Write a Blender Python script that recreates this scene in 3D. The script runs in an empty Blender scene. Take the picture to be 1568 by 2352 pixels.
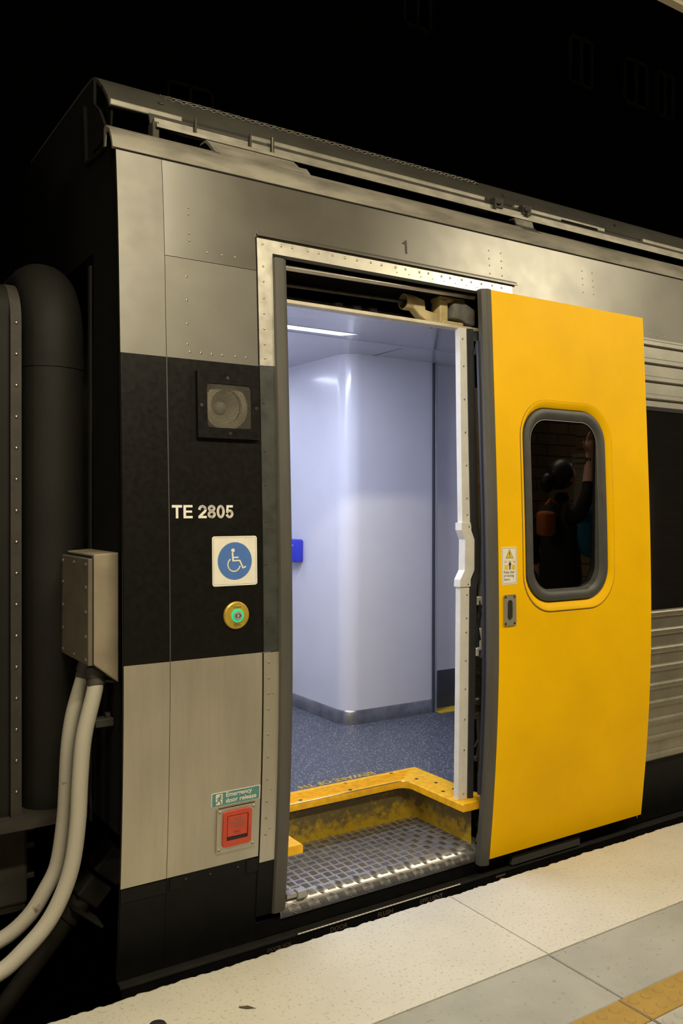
import bpy, bmesh, math, random
from mathutils import Vector, Matrix
random.seed(7)
R = math.radians
S = bpy.context.scene
COL = S.collection

# ------------------------------------------------------------------ camera, world, exposure
# world: x runs along the train, y goes from the platform into the train, z = 0 is the platform top
cam = bpy.data.cameras.new('camera')
cam.sensor_fit = 'VERTICAL'; cam.sensor_height = 36.0; cam.sensor_width = 24.0
cam.lens = 36.0 * 1975.0 / 2352.0
cam.clip_start = 0.05; cam.clip_end = 200
camo = bpy.data.objects.new('camera', cam); COL.objects.link(camo)
YAW, PITCH, ROLL = R(57.06), R(-0.29), R(0.087)
fwd = Vector((math.cos(YAW)*math.cos(PITCH), math.sin(YAW)*math.cos(PITCH), math.sin(PITCH)))
rgt = Vector((math.sin(YAW), -math.cos(YAW), 0)); upv = rgt.cross(fwd)
r2 = rgt*math.cos(ROLL) + upv*math.sin(ROLL); u2 = upv*math.cos(ROLL) - rgt*math.sin(ROLL)
m = Matrix((r2, u2, -fwd)).transposed().to_4x4()
m.translation = Vector((-0.909, -2.68, 1.5)); camo.matrix_world = m
S.camera = camo

w = bpy.data.worlds.new('night'); S.world = w; w.use_nodes = True
w.node_tree.nodes['Background'].inputs[0].default_value = (0.5, 0.5, 0.55, 1)
w.node_tree.nodes['Background'].inputs[1].default_value = 0.0015
S.view_settings.view_transform = 'Standard'; S.view_settings.look = 'None'
S.view_settings.exposure = 0.0; S.view_settings.gamma = 1.0; S.view_settings.use_curve_mapping = False

LAMP_COL = (1.0, 0.885, 0.655)
LAMPS = [(-4.1, 68), (0.04, 80), (3.88, 60), (7.9, 68)]      # x of each platform batten and its power
def area(name, loc, sx, sy, power, col):
    l = bpy.data.lights.new(name, 'AREA'); l.shape = 'RECTANGLE'; l.size = sx; l.size_y = sy
    l.energy = power; l.color = col
    o = bpy.data.objects.new(name, l); COL.objects.link(o); o.location = loc
    return o
for lx, lp in LAMPS:
    for sgn in (-1, 1):                              # the two slanting faces of the batten diffuser
        bo = area('batten_light', (lx, -2.1+0.055*sgn, 3.432), 1.5, 0.13, lp*(0.34 if sgn < 0 else 0.95), LAMP_COL); bo.rotation_euler = (R(38*sgn), 0, 0)
vo = area('vestibule_light', (0.92, 0.861, 2.3475), 0.96, 0.14, 24, (0.74, 0.80, 1.0)); vo.rotation_euler = (R(7), 0, 0)
area('vestibule_light', (0.95, 2.2, 2.36), 0.9, 0.16, 8, (0.74, 0.80, 1.0))

# ------------------------------------------------------------------ materials
def mat(name, col, rough=0.5, metal=0.0, var=0.0, vscale=6.0, col2=None, stretch=(1, 1, 1), bump=0.0, bscale=120.0,
        aniso=0.0, coat=0.0, spec=0.5, rvar=0.0, spots=0.0, spotcol=(0.02, 0.02, 0.02), spotscale=60.0, emit=None, estr=0.0,
        streak=0.0):
    M = bpy.data.materials.new(name); M.use_nodes = True
    nt = M.node_tree; N = nt.nodes; L = nt.links; b = N['Principled BSDF']
    b.inputs['Base Color'].default_value = (*col, 1); b.inputs['Roughness'].default_value = rough
    b.inputs['Metallic'].default_value = metal; b.inputs['Specular IOR Level'].default_value = spec
    if coat: b.inputs['Coat Weight'].default_value = coat; b.inputs['Coat Roughness'].default_value = 0.08
    if emit: b.inputs['Emission Color'].default_value = (*emit, 1); b.inputs['Emission Strength'].default_value = estr
    geo = N.new('ShaderNodeNewGeometry')
    def coords(s):
        mp = N.new('ShaderNodeMapping'); mp.inputs['Scale'].default_value = s
        L.new(geo.outputs['Position'], mp.inputs['Vector']); return mp.outputs['Vector']
    def noise(sc, st, det=5, ro=0.6):
        n = N.new('ShaderNodeTexNoise'); n.inputs['Scale'].default_value = sc; n.inputs['Detail'].default_value = det
        n.inputs['Roughness'].default_value = ro; L.new(coords(st), n.inputs['Vector']); return n.outputs['Fac']
    cur = None
    def mix(fac, a, c2):
        mx = N.new('ShaderNodeMix'); mx.data_type = 'RGBA'
        L.new(fac, mx.inputs[0])
        if a is None: mx.inputs[6].default_value = (*col, 1)
        else: L.new(a, mx.inputs[6])
        mx.inputs[7].default_value = (*c2, 1); return mx.outputs[2]
    def ramp(f, lo, hi, top=1.0):
        r = N.new('ShaderNodeMapRange'); r.inputs['From Min'].default_value = lo; r.inputs['From Max'].default_value = hi
        r.inputs['To Max'].default_value = top
        L.new(f, r.inputs['Value']); return r.outputs['Result']
    if var:
        cc = col2 if col2 else tuple(max(0, c*(1-var)) for c in col)
        cur = mix(ramp(noise(vscale, stretch), 0.38, 0.68, 1.0 if col2 is None else var), cur, cc)
    if streak:
        cur = mix(ramp(noise(55, (1, 1, 0.04), 3), 0.45, 0.7, streak), cur, tuple(c*0.72 for c in col))
    if spots:
        cur = mix(ramp(noise(spotscale, (1, 1, 1), 2, 0.5), 1-spots, 1-spots+0.04), cur, spotcol)
    if cur is not None: L.new(cur, b.inputs['Base Color'])
    if rvar:
        L.new(ramp(noise(vscale*1.7, stretch), 0.3, 0.7), (mr := N.new('ShaderNodeMapRange')).inputs['Value'])
        mr.inputs['To Min'].default_value = max(0.02, rough-rvar); mr.inputs['To Max'].default_value = min(1, rough+rvar)
        L.new(mr.outputs['Result'], b.inputs['Roughness'])
    if bump:
        bp = N.new('ShaderNodeBump'); bp.inputs['Strength'].default_value = bump; bp.inputs['Distance'].default_value = 0.01
        L.new(noise(bscale, (1, 1, 1), 4), bp.inputs['Height']); L.new(bp.outputs['Normal'], b.inputs['Normal'])
    if aniso:
        b.inputs['Anisotropic'].default_value = aniso
        c = N.new('ShaderNodeCombineXYZ'); c.inputs[2].default_value = 1.0
        L.new(c.outputs[0], b.inputs['Tangent'])
    return M

MT = {}
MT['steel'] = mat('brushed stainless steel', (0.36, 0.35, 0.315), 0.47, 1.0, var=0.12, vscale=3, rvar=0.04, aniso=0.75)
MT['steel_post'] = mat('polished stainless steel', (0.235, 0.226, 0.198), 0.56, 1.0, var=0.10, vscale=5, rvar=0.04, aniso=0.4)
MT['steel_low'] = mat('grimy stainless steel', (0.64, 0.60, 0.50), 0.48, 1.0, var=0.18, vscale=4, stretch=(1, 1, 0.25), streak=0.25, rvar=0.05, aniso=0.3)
MT['steel_frame'] = mat('door frame steel', (0.70, 0.67, 0.58), 0.42, 1.0, var=0.14, vscale=12, rvar=0.06)
MT['bright_bar'] = mat('worn bright steel', (0.72, 0.69, 0.62), 0.38, 1.0, var=0.2, vscale=10, rvar=0.05)
MT['gutter'] = mat('stained cantrail', (0.28, 0.26, 0.21), 0.55, 0.15, var=0.5, vscale=7, stretch=(0.5, 1, 2), rvar=0.1, spots=0.27, spotcol=(0.30, 0.10, 0.05), spotscale=26)
MT['roof'] = mat('grey roof paint', (0.065, 0.062, 0.050), 0.65, 0.0, spec=0.25, var=0.3, vscale=5, bump=0.05)
MT['roof_lip'] = mat('pale roof lip', (0.30, 0.28, 0.225), 0.5, 0.4, var=0.35, vscale=9)
MT['black'] = mat('black paint', (0.0062, 0.0058, 0.0052), 0.42, var=0.3, vscale=30, rvar=0.08, spec=0.18)
MT['skirt'] = mat('black skirt paint', (0.005, 0.005, 0.0047), 0.55, var=0.4, vscale=20, spec=0.2)
MT['darkgreen'] = mat('dull dark strip', (0.045, 0.05, 0.043), 0.5, var=0.5, vscale=14)
MT['rubber'] = mat('worn grey rubber', (0.085, 0.08, 0.068), 0.6, var=0.3, vscale=10, stretch=(1, 1, 0.15), bump=0.04)
MT['rubber_dark'] = mat('dark rubber', (0.022, 0.024, 0.030), 0.55, var=0.3, vscale=10)
MT['gasket'] = mat('window gasket', (0.055, 0.056, 0.050), 0.5, var=0.2, vscale=20)
MT['yellow'] = mat('yellow door paint', (0.90, 0.51, 0.0), 0.5, var=0.12, vscale=1.7, spec=0.1, rvar=0.05, bump=0.02, bscale=300)
MT['yellow_dirty'] = mat('scuffed yellow nosing', (0.95, 0.50, 0.004), 0.55, var=0.30, vscale=34, col2=(0.14, 0.085, 0.02), bump=0.1, bscale=90)
MT['yellow_riser'] = mat('dirt covered yellow riser', (0.52, 0.34, 0.01), 0.6, bump=0.08, bscale=90)
MT['yellow_strip'] = mat('yellow floor strip', (0.75, 0.52, 0.04), 0.5, var=0.2, vscale=10)
MT['ledge'] = mat('dusty ledge', (0.014, 0.013, 0.011), 0.7, var=0.4, vscale=20, spec=0.2)
MT['void'] = mat('near black shade and seams', (0.006, 0.0055, 0.005), 0.85, var=0.3, vscale=20, spec=0.15)  # dark seams, plus shade of gaps, cavities and carriage ends put in the colour
MT['soot'] = mat('sooty equipment', (0.045, 0.040, 0.030), 0.7, var=0.4, vscale=14, bump=0.05)
MT['bellows'] = mat('dark bellows rubber', (0.015, 0.014, 0.011), 0.7, spec=0.25, var=0.25, vscale=6, bump=0.06, bscale=60)
MT['box'] = mat('dusty cream box', (0.30, 0.25, 0.17), 0.6, var=0.25, vscale=9)
MT['boxlid'] = mat('dusty dark lid', (0.14, 0.12, 0.085), 0.6, var=0.25, vscale=9)
MT['hose'] = mat('grey white conduit', (0.46, 0.43, 0.35), 0.6, spots=0.26, spotcol=(0.20, 0.16, 0.12), spotscale=16, bump=0.12, bscale=160)
MT['hose_dark'] = mat('grey conduit', (0.40, 0.37, 0.30), 0.65, spots=0.28, spotcol=(0.18, 0.14, 0.10), spotscale=16, bump=0.2, bscale=160)
MT['panel'] = mat('lavender white laminate', (0.66, 0.66, 0.72), 0.22, var=0.05, vscale=3, coat=0.2)
MT['ceil'] = mat('pale ceiling laminate', (0.46, 0.46, 0.51), 0.14, var=0.03, vscale=3, coat=0.3)
MT['skirting'] = mat('scuffed metal skirting', (0.34, 0.34, 0.36), 0.34, 0.85, var=0.35, vscale=14)
MT['darkpanel'] = mat('dark grey kick panel', (0.05, 0.055, 0.07), 0.5, var=0.2)
MT['alu'] = mat('aluminium strip', (0.5, 0.5, 0.52), 0.3, 0.9)
MT['trimwhite'] = mat('off white trim', (0.80, 0.79, 0.74), 0.4, var=0.12, vscale=14)
MT['cream'] = mat('cream casting', (0.55, 0.44, 0.22), 0.5, var=0.3, vscale=12)
MT['creamlip'] = mat('cream header edge', (0.60, 0.54, 0.40), 0.45, var=0.2, vscale=20)
MT['motor'] = mat('grey motor cover', (0.16, 0.155, 0.14), 0.6, var=0.4, vscale=30, bump=0.1)
MT['darkmetal'] = mat('greasy dark metal', (0.10, 0.09, 0.07), 0.45, 0.8, var=0.4, vscale=20)
MT['pocket'] = mat('beige pocket lining', (0.22, 0.19, 0.13), 0.6, var=0.3, vscale=10)
MT['screw'] = mat('screw steel', (0.52, 0.48, 0.38), 0.35, 1.0)
MT['rivet'] = mat('rivet steel', (0.50, 0.45, 0.36), 0.45, 1.0)
MT['rivet_black'] = mat('painted rivet', (0.03, 0.03, 0.028), 0.4)
MT['rivet_low'] = mat('grimy rivet', (0.36, 0.32, 0.25), 0.5, 1.0)
MT['white_print'] = mat('white lettering', (0.80, 0.77, 0.68), 0.5)
MT['black_print'] = mat('black lettering', (0.03, 0.03, 0.03), 0.5)
MT['brown_print'] = mat('faded brown lettering', (0.12, 0.085, 0.06), 0.6)
MT['yellow_print'] = mat('yellow floor lettering', (0.62, 0.42, 0.06), 0.5, var=0.4, vscale=40)
MT['red_print'] = mat('red marker', (0.30, 0.04, 0.015), 0.6)
MT['signwhite'] = mat('aged white sign', (0.80, 0.76, 0.63), 0.4, var=0.07, vscale=30)
MT['signblue'] = mat('sign blue', (0.075, 0.18, 0.48), 0.4, var=0.1, vscale=25)
MT['teal'] = mat('teal sign', (0.10, 0.27, 0.26), 0.45, var=0.25, vscale=25)
MT['red'] = mat('red release cover', (0.55, 0.065, 0.03), 0.45, var=0.2, vscale=20)
MT['reddark'] = mat('engraved red lettering', (0.22, 0.05, 0.03), 0.5)
MT['brass'] = mat('yellow brass plate', (0.62, 0.42, 0.06), 0.35, 0.4, var=0.25, vscale=25)
MT['green_led'] = mat('green ring', (0.02, 0.4, 0.2), 0.3, emit=(0.0, 0.60, 0.20), estr=0.75)
MT['button'] = mat('grey button', (0.32, 0.31, 0.28), 0.45)
MT['mesh'] = mat('speaker mesh', (0.09, 0.085, 0.07), 0.5, 0.3)
MT['coneplate'] = mat('cream driver', (0.42, 0.36, 0.24), 0.6, var=0.2, vscale=30)
MT['cone'] = mat('speaker cone', (0.30, 0.26, 0.18), 0.6, var=0.2, vscale=30)
MT['wire'] = mat('expanded mesh wire', (0.20, 0.185, 0.15), 0.5, 0.5)
MT['blue_plastic'] = mat('blue plastic', (0.03, 0.04, 0.55), 0.35)
MT['coping'] = mat('white painted concrete', (0.62, 0.59, 0.50), 0.75, var=0.10, vscale=2.5, spots=0.385, spotcol=(0.44, 0.415, 0.335), spotscale=85, bump=0.2, bscale=160)
MT['paver'] = mat('grey paver', (0.37, 0.365, 0.315), 0.8, var=0.15, vscale=4, spots=0.345, spotcol=(0.27, 0.26, 0.215), spotscale=48, bump=0.2, bscale=120)
MT['tactile'] = mat('ochre tactile', (0.38, 0.24, 0.05), 0.7, var=0.18, vscale=9, bump=0.1)
MT['tactile_grey'] = mat('grey tactile', (0.42, 0.40, 0.33), 0.75, var=0.15, vscale=9, bump=0.1)
MT['concrete'] = mat('platform concrete', (0.22, 0.21, 0.18), 0.85, var=0.2, vscale=2, bump=0.1)
MT['joint'] = mat('dark joint', (0.10, 0.09, 0.07), 0.9)
MT['ballast'] = mat('dark ballast', (0.02, 0.018, 0.015), 0.95, var=0.5, vscale=20, bump=0.6, bscale=30)
MT['farwall'] = mat('shaded station wall', (0.050, 0.043, 0.032), 0.9, var=0.35, vscale=0.6, bump=0.2, bscale=8)  # low base colour carries the shade the building stands in
MT['farframe'] = mat('pale window frame', (0.40, 0.37, 0.30), 0.6)
MT['farglass'] = mat('dark far glass', (0.005, 0.005, 0.006), 0.2)
MT['canopy'] = mat('cream canopy', (0.62, 0.58, 0.45), 0.7, var=0.06, vscale=2)
MT['canopy_edge'] = mat('canopy fascia', (0.45, 0.41, 0.29), 0.7, var=0.06, vscale=2)
MT['steel_window'] = mat('black window band', (0.006, 0.006, 0.006), 0.06, spec=0.6)
MT['batten'] = mat('batten housing', (0.6, 0.6, 0.58), 0.5)
MT['diffuser'] = mat('lit diffuser', (0.8, 0.8, 0.8), 0.4, emit=(0.75, 0.82, 1.0), estr=5.0)
MT['diffuser_warm'] = mat('lit warm diffuser', (0.8, 0.8, 0.7), 0.4, emit=LAMP_COL, estr=6.0)
MT['debris'] = mat('dark debris', (0.09, 0.075, 0.05), 0.9)
MT['blackplastic'] = mat('black plastic', (0.022, 0.016, 0.020), 0.45)

def floor_mat():
    M = mat('speckled blue vinyl', (0.080, 0.090, 0.120), 0.45, var=0.12, vscale=20)
    nt = M.node_tree; N = nt.nodes; L = nt.links; b = N['Principled BSDF']
    base = b.inputs['Base Color'].links[0].from_socket
    geo = N.new('ShaderNodeNewGeometry'); v = N.new('ShaderNodeTexVoronoi'); v.inputs['Scale'].default_value = 95
    L.new(geo.outputs['Position'], v.inputs['Vector'])
    r = N.new('ShaderNodeMapRange'); r.inputs['From Min'].default_value = 0.30; r.inputs['From Max'].default_value = 0.22
    L.new(v.outputs['Distance'], r.inputs['Value'])
    sep = N.new('ShaderNodeSeparateColor'); L.new(v.outputs['Color'], sep.inputs[0])
    g = N.new('ShaderNodeMath'); g.operation = 'GREATER_THAN'; g.inputs[1].default_value = 0.35; L.new(sep.outputs[0], g.inputs[0])
    ml = N.new('ShaderNodeMath'); ml.operation = 'MULTIPLY'; L.new(r.outputs[0], ml.inputs[0]); L.new(g.outputs[0], ml.inputs[1])
    mx = N.new('ShaderNodeMix'); mx.data_type = 'RGBA'; L.new(ml.outputs[0], mx.inputs[0]); L.new(base, mx.inputs[6])
    mx.inputs[7].default_value = (0.50, 0.50, 0.42, 1); L.new(mx.outputs[2], b.inputs['Base Color']); return M
MT['vinyl'] = floor_mat()

def riser_mat():   # yellow paint rubbed through: dirt thins out towards blotches of bare paint
    M = MT['yellow_riser']; nt = M.node_tree; N = nt.nodes; L = nt.links; b = N['Principled BSDF']
    geo = N.new('ShaderNodeNewGeometry'); n = N.new('ShaderNodeTexNoise'); n.inputs['Scale'].default_value = 30; n.inputs['Detail'].default_value = 10
    n.inputs['Roughness'].default_value = 0.7
    L.new(geo.outputs['Position'], n.inputs['Vector'])
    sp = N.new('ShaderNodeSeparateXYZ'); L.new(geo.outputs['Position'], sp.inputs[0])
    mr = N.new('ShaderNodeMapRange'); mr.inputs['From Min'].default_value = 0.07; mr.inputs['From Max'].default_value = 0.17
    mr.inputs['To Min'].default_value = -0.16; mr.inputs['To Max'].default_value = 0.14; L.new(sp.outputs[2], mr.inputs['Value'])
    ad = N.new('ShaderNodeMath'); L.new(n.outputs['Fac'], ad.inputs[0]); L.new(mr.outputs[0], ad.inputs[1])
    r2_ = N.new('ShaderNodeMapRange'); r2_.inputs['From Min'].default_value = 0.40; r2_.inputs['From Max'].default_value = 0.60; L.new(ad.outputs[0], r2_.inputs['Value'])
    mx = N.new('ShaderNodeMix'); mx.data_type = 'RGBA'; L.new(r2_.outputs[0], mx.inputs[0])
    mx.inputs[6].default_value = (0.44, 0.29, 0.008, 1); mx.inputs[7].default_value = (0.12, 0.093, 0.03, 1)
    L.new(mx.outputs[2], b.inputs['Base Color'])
riser_mat()

def glass_mat(name, tint, rough=0.02):
    M = bpy.data.materials.new(name); M.use_nodes = True; nt = M.node_tree; N = nt.nodes; L = nt.links
    N.remove(N['Principled BSDF']); out = N['Material Output']
    t = N.new('ShaderNodeBsdfTransparent'); t.inputs[0].default_value = (*tint, 1)
    g = N.new('ShaderNodeBsdfGlossy'); g.inputs['Roughness'].default_value = rough; g.inputs[0].default_value = (1, 1, 1, 1)
    f = N.new('ShaderNodeFresnel'); f.inputs[0].default_value = 1.75
    mx = N.new('ShaderNodeMixShader'); L.new(f.outputs[0], mx.inputs[0]); L.new(t.outputs[0], mx.inputs[1]); L.new(g.outputs[0], mx.inputs[2])
    L.new(mx.outputs[0], out.inputs[0]); return M
MT['glass'] = glass_mat('tinted door glass', (0.10, 0.10, 0.10))

def brick_mat():
    M = bpy.data.materials.new('brown brick'); M.use_nodes = True; nt = M.node_tree; N = nt.nodes; L = nt.links; b = N['Principled BSDF']
    geo = N.new('ShaderNodeNewGeometry'); sp = N.new('ShaderNodeSeparateXYZ'); L.new(geo.outputs['Position'], sp.inputs[0])
    c = N.new('ShaderNodeCombineXYZ'); L.new(sp.outputs[0], c.inputs[0]); L.new(sp.outputs[2], c.inputs[1])
    k = N.new('ShaderNodeTexBrick'); k.inputs['Scale'].default_value = 1.0; k.inputs['Brick Width'].default_value = 0.42; k.inputs['Row Height'].default_value = 0.16
    k.inputs['Mortar Size'].default_value = 0.008; k.inputs['Color1'].default_value = (0.42, 0.30, 0.19, 1); k.inputs['Color2'].default_value = (0.50, 0.36, 0.24, 1)
    k.inputs['Mortar'].default_value = (0.05, 0.04, 0.03, 1); L.new(c.outputs[0], k.inputs['Vector']); L.new(k.outputs['Color'], b.inputs['Base Color'])
    b.inputs['Roughness'].default_value = 0.6; return M
MT['brick'] = brick_mat()

# ------------------------------------------------------------------ helpers
WO = {}                                             # world origin of every object that has children
def tag(o, label=None, cat=None, group=None, kind=None):
    if label: o['label'] = label
    if cat: o['category'] = cat
    if group: o['group'] = group
    if kind: o['kind'] = kind
    return o
def org(o): return WO.get(o.name, Vector((0, 0, 0))) if o else Vector((0, 0, 0))
def thing(name, loc, label=None, cat=None, group=None, kind=None):
    o = bpy.data.objects.new(name, None); COL.objects.link(o); o.location = loc; o.empty_display_size = 0.05
    WO[o.name] = Vector(loc); return tag(o, label, cat, group, kind)

class MB:
    def __init__(s): s.v = []; s.f = []
    def add(s, vs, fs):
        n = len(s.v); s.v += [tuple(p) for p in vs]; s.f += [tuple(i+n for i in f) for f in fs]; return s
    def box(s, a, b):
        x0, y0, z0 = a; x1, y1, z1 = b
        return s.add([(x0,y0,z0),(x1,y0,z0),(x1,y1,z0),(x0,y1,z0),(x0,y0,z1),(x1,y0,z1),(x1,y1,z1),(x0,y1,z1)],
                     [(0,3,2,1),(4,5,6,7),(0,1,5,4),(1,2,6,5),(2,3,7,6),(3,0,4,7)])
    def obox(s, c, h, rot):                          # oriented box: centre, half sizes, Euler
        M_ = rot.to_matrix() if hasattr(rot, 'to_matrix') else rot
        t = MB().box((-h[0],-h[1],-h[2]), h)
        return s.add([Vector(c)+M_@Vector(p) for p in t.v], t.f)
    def grid(s, P, closed_u=False, closed_v=False, flip=False):
        nu = len(P); nv = len(P[0]); vs = [q for r_ in P for q in r_]; fs = []
        for i in range(nu if closed_u else nu-1):
            for j in range(nv if closed_v else nv-1):
                a = i*nv+j; b = i*nv+(j+1) % nv; c = ((i+1) % nu)*nv+(j+1) % nv; d = ((i+1) % nu)*nv+j
                fs.append((a, d, c, b) if flip else (a, b, c, d))
        return s.add(vs, fs)
    def slab(s, P, off):                             # grid of points with a thickness vector, closed on all sides
        nu = len(P); nv = len(P[0]); o = Vector(off)
        A = [Vector(q) for r_ in P for q in r_]; B = [q+o for q in A]; n = nu*nv; fs = []
        for i in range(nu-1):
            for j in range(nv-1):
                a = i*nv+j; b = a+1; c = a+nv+1; d = a+nv
                fs += [(a, b, c, d), (d+n, c+n, b+n, a+n)]
        for i in range(nu-1):
            a = i*nv; d = a+nv; fs.append((a, d, d+n, a+n)); a = i*nv+nv-1; d = a+nv; fs.append((d, a, a+n, d+n))
        for j in range(nv-1):
            a = j; b = j+1; fs.append((b, a, a+n, b+n)); a = (nu-1)*nv+j; b = a+1; fs.append((a, b, b+n, a+n))
        return s.add(A+B, fs)
    def tube(s, pts, r, n=10, cap=True, rs=None):
        pts = [Vector(p) for p in pts]; rings = []; prev = None
        for i, p in enumerate(pts):
            t = (pts[min(i+1, len(pts)-1)]-pts[max(i-1, 0)]).normalized()
            if prev is None:
                a = Vector((0, 0, 1)) if abs(t.z) < 0.9 else Vector((1, 0, 0)); u = t.cross(a).normalized()
            else: u = (prev-t*prev.dot(t)).normalized()
            prev = u; v = t.cross(u); rr = rs[i] if rs else r
            rings.append([p+u*rr*math.cos(2*math.pi*k/n)+v*rr*math.sin(2*math.pi*k/n) for k in range(n)])
        b = len(s.v); s.grid(rings, closed_v=True)
        if cap:
            s.f.append(tuple(b+k for k in range(n))[::-1]); e = b+(len(pts)-1)*n; s.f.append(tuple(e+k for k in range(n)))
        return s
    def cyl(s, a, b, r, n=16, r1=None): return s.tube([a, b], r, n, rs=[r, r if r1 is None else r1])
    def lathe(s, c, ax, prof, n=24):                 # profile of (radius, height along ax)
        ax = Vector(ax).normalized(); t = Vector((0, 0, 1)) if abs(ax.z) < 0.9 else Vector((1, 0, 0)); u = ax.cross(t).normalized(); v = ax.cross(u)
        c = Vector(c); rings = [[c+ax*h+(u*math.cos(2*math.pi*k/n)+v*math.sin(2*math.pi*k/n))*r_ for k in range(n)] for r_, h in prof]
        return s.grid(rings, closed_v=True)
    def prism(s, poly, fn, d0, d1):                  # polygon of 2D points; fn(a, b, d) -> world
        n = len(poly); A = [fn(a, b, d0) for a, b in poly]; B = [fn(a, b, d1) for a, b in poly]
        fs = [tuple(range(n)), tuple(range(2*n-1, n-1, -1))]+[(i, i+n, (i+1) % n+n, (i+1) % n) for i in range(n)]
        return s.add(A+B, fs)
    def build(s, name, mt, parent=None, smooth=0, label=None, cat=None, group=None, kind=None, bevel=0, bseg=2, origin=None):
        o0 = org(parent) if origin is None else Vector(origin)
        me = bpy.data.meshes.new(name); me.from_pydata([tuple(Vector(p)-o0) for p in s.v], [], s.f); me.validate()
        bm = bmesh.new(); bm.from_mesh(me); bmesh.ops.remove_doubles(bm, verts=bm.verts, dist=1e-6)
        bmesh.ops.recalc_face_normals(bm, faces=bm.faces)
        if bevel:
            es = [e for e in bm.edges if len(e.link_faces) == 2 and e.calc_face_angle(0) > R(30)]
            bmesh.ops.bevel(bm, geom=es, offset=bevel, segments=bseg, profile=0.5, affect='EDGES', clamp_overlap=True)
        bm.to_mesh(me); bm.free()
        if smooth:
            for p in me.polygons: p.use_smooth = True
            me.set_sharp_from_angle(angle=R(smooth))
        me.materials.append(MT[mt] if isinstance(mt, str) else mt)
        o = bpy.data.objects.new(name, me); COL.objects.link(o); o.parent = parent
        if origin is not None: o.location = Vector(origin)-org(parent)
        WO[o.name] = o0
        return tag(o, label, cat, group, kind)
def copy_at(src, p, parent, rot=None):
    o = src.copy(); COL.objects.link(o); o.parent = parent; o.location = Vector(p)-org(parent)
    if rot: o.rotation_euler = rot
    WO[o.name] = Vector(p); return o
def lin(a, b, n): return [a+(b-a)*i/(n-1) for i in range(n)]
def nseg(a, b, step): return max(2, int(abs(b-a)/step)+2)

# body side profile y(z)
PT = [(-0.30, 0.115), (-0.05, 0.062), (0.02, 0.055), (0.26, 0.031), (0.54, 0.011), (0.80, 0.001), (1.0, 0.0), (1.17, 0.002), (1.44, 0.009), (1.80, 0.024), (2.165, 0.041), (2.41, 0.054), (2.67, 0.078), (2.9, 0.115)]
def py(z):
    if z <= PT[0][0]: return PT[0][1]
    for i in range(len(PT)-1):
        if z <= PT[i+1][0]:
            z0, y0 = PT[i]; z1, y1 = PT[i+1]
            def sl(k):
                if k <= 0 or k >= len(PT)-1: k2 = min(max(k, 1), len(PT)-2); return (PT[k2+1][1]-PT[k2-1][1])/(PT[k2+1][0]-PT[k2-1][0])
                return (PT[k+1][1]-PT[k-1][1])/(PT[k+1][0]-PT[k-1][0])
            h = z1-z0; t = (z-z0)/h; m0 = sl(i)*h; m1 = sl(i+1)*h
            return (2*t**3-3*t**2+1)*y0+(t**3-2*t**2+t)*m0+(-2*t**3+3*t**2)*y1+(t**3-t**2)*m1
    return PT[-1][1]
def sheet(mb, x0, x1, z0, z1, off=0.0, th=0.006, zs=None):
    zs = zs or lin(z0, z1, nseg(z0, z1, 0.08)); xs = lin(x0, x1, nseg(x0, x1, 1.0))
    return mb.slab([[(x, py(z)-off, z) for z in zs] for x in xs], (0, th, 0))
def rrect(x0, x1, z0, z1, r, n=8):                   # rounded rectangle, counter-clockwise
    out = []
    for cx, cz, a0 in ((x1-r, z0+r, -90), (x1-r, z1-r, 0), (x0+r, z1-r, 90), (x0+r, z0+r, 180)):
        out += [(cx+r*math.cos(R(a0+90*k/n)), cz+r*math.sin(R(a0+90*k/n))) for k in range(n+1)]
    return out
def ring_pts(x0, x1, z0, z1, r, n=96, cx=None, cz=None, extra=()):   # rounded rect sampled by angle about its centre
    cx = (x0+x1)/2 if cx is None else cx; cz = (z0+z1)/2 if cz is None else cz
    ang = sorted(set([2*math.pi*k/n-math.pi for k in range(n)]+list(extra)))
    out = []
    for a in ang:
        dx, dz = math.cos(a), math.sin(a); lo, hi = 0.0, 5.0
        def inside(px, pz):
            if not (x0 <= px <= x1 and z0 <= pz <= z1): return False
            qx = max(x0+r-px, px-(x1-r), 0); qz = max(z0+r-pz, pz-(z1-r), 0)
            return qx*qx+qz*qz <= r*r+1e-12 or qx == 0 or qz == 0
        for _ in range(40):
            mid = (lo+hi)/2
            if inside(cx+dx*mid, cz+dz*mid): lo = mid
            else: hi = mid
        out.append((cx+dx*lo, cz+dz*lo))
    return out
def holed_sheet(mb, X0, X1, Z0, Z1, hx0, hx1, hz0, hz1, r, off=0.0, th=0.006, steps=7):
    cx, cz = (hx0+hx1)/2, (hz0+hz1)/2
    ex = [math.atan2(zz-cz, xx-cx) for xx in (X0, X1) for zz in (Z0, Z1)]
    inn = ring_pts(hx0, hx1, hz0, hz1, r, 120, cx, cz, ex); out = ring_pts(X0, X1, Z0, Z1, 0.0, 120, cx, cz, ex)
    rows = []
    for k in range(steps+1):
        t = k/steps; rows.append([(a[0]+(b[0]-a[0])*t, a[1]+(b[1]-a[1])*t) for a, b in zip(inn, out)])
    F = [[(x, py(z)-off, z) for x, z in r_] for r_ in rows]; B = [[(x, py(z)-off+th, z) for x, z in r_] for r_ in reversed(rows)]
    return mb.grid(F+B+[F[0]], closed_v=True)

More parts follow.
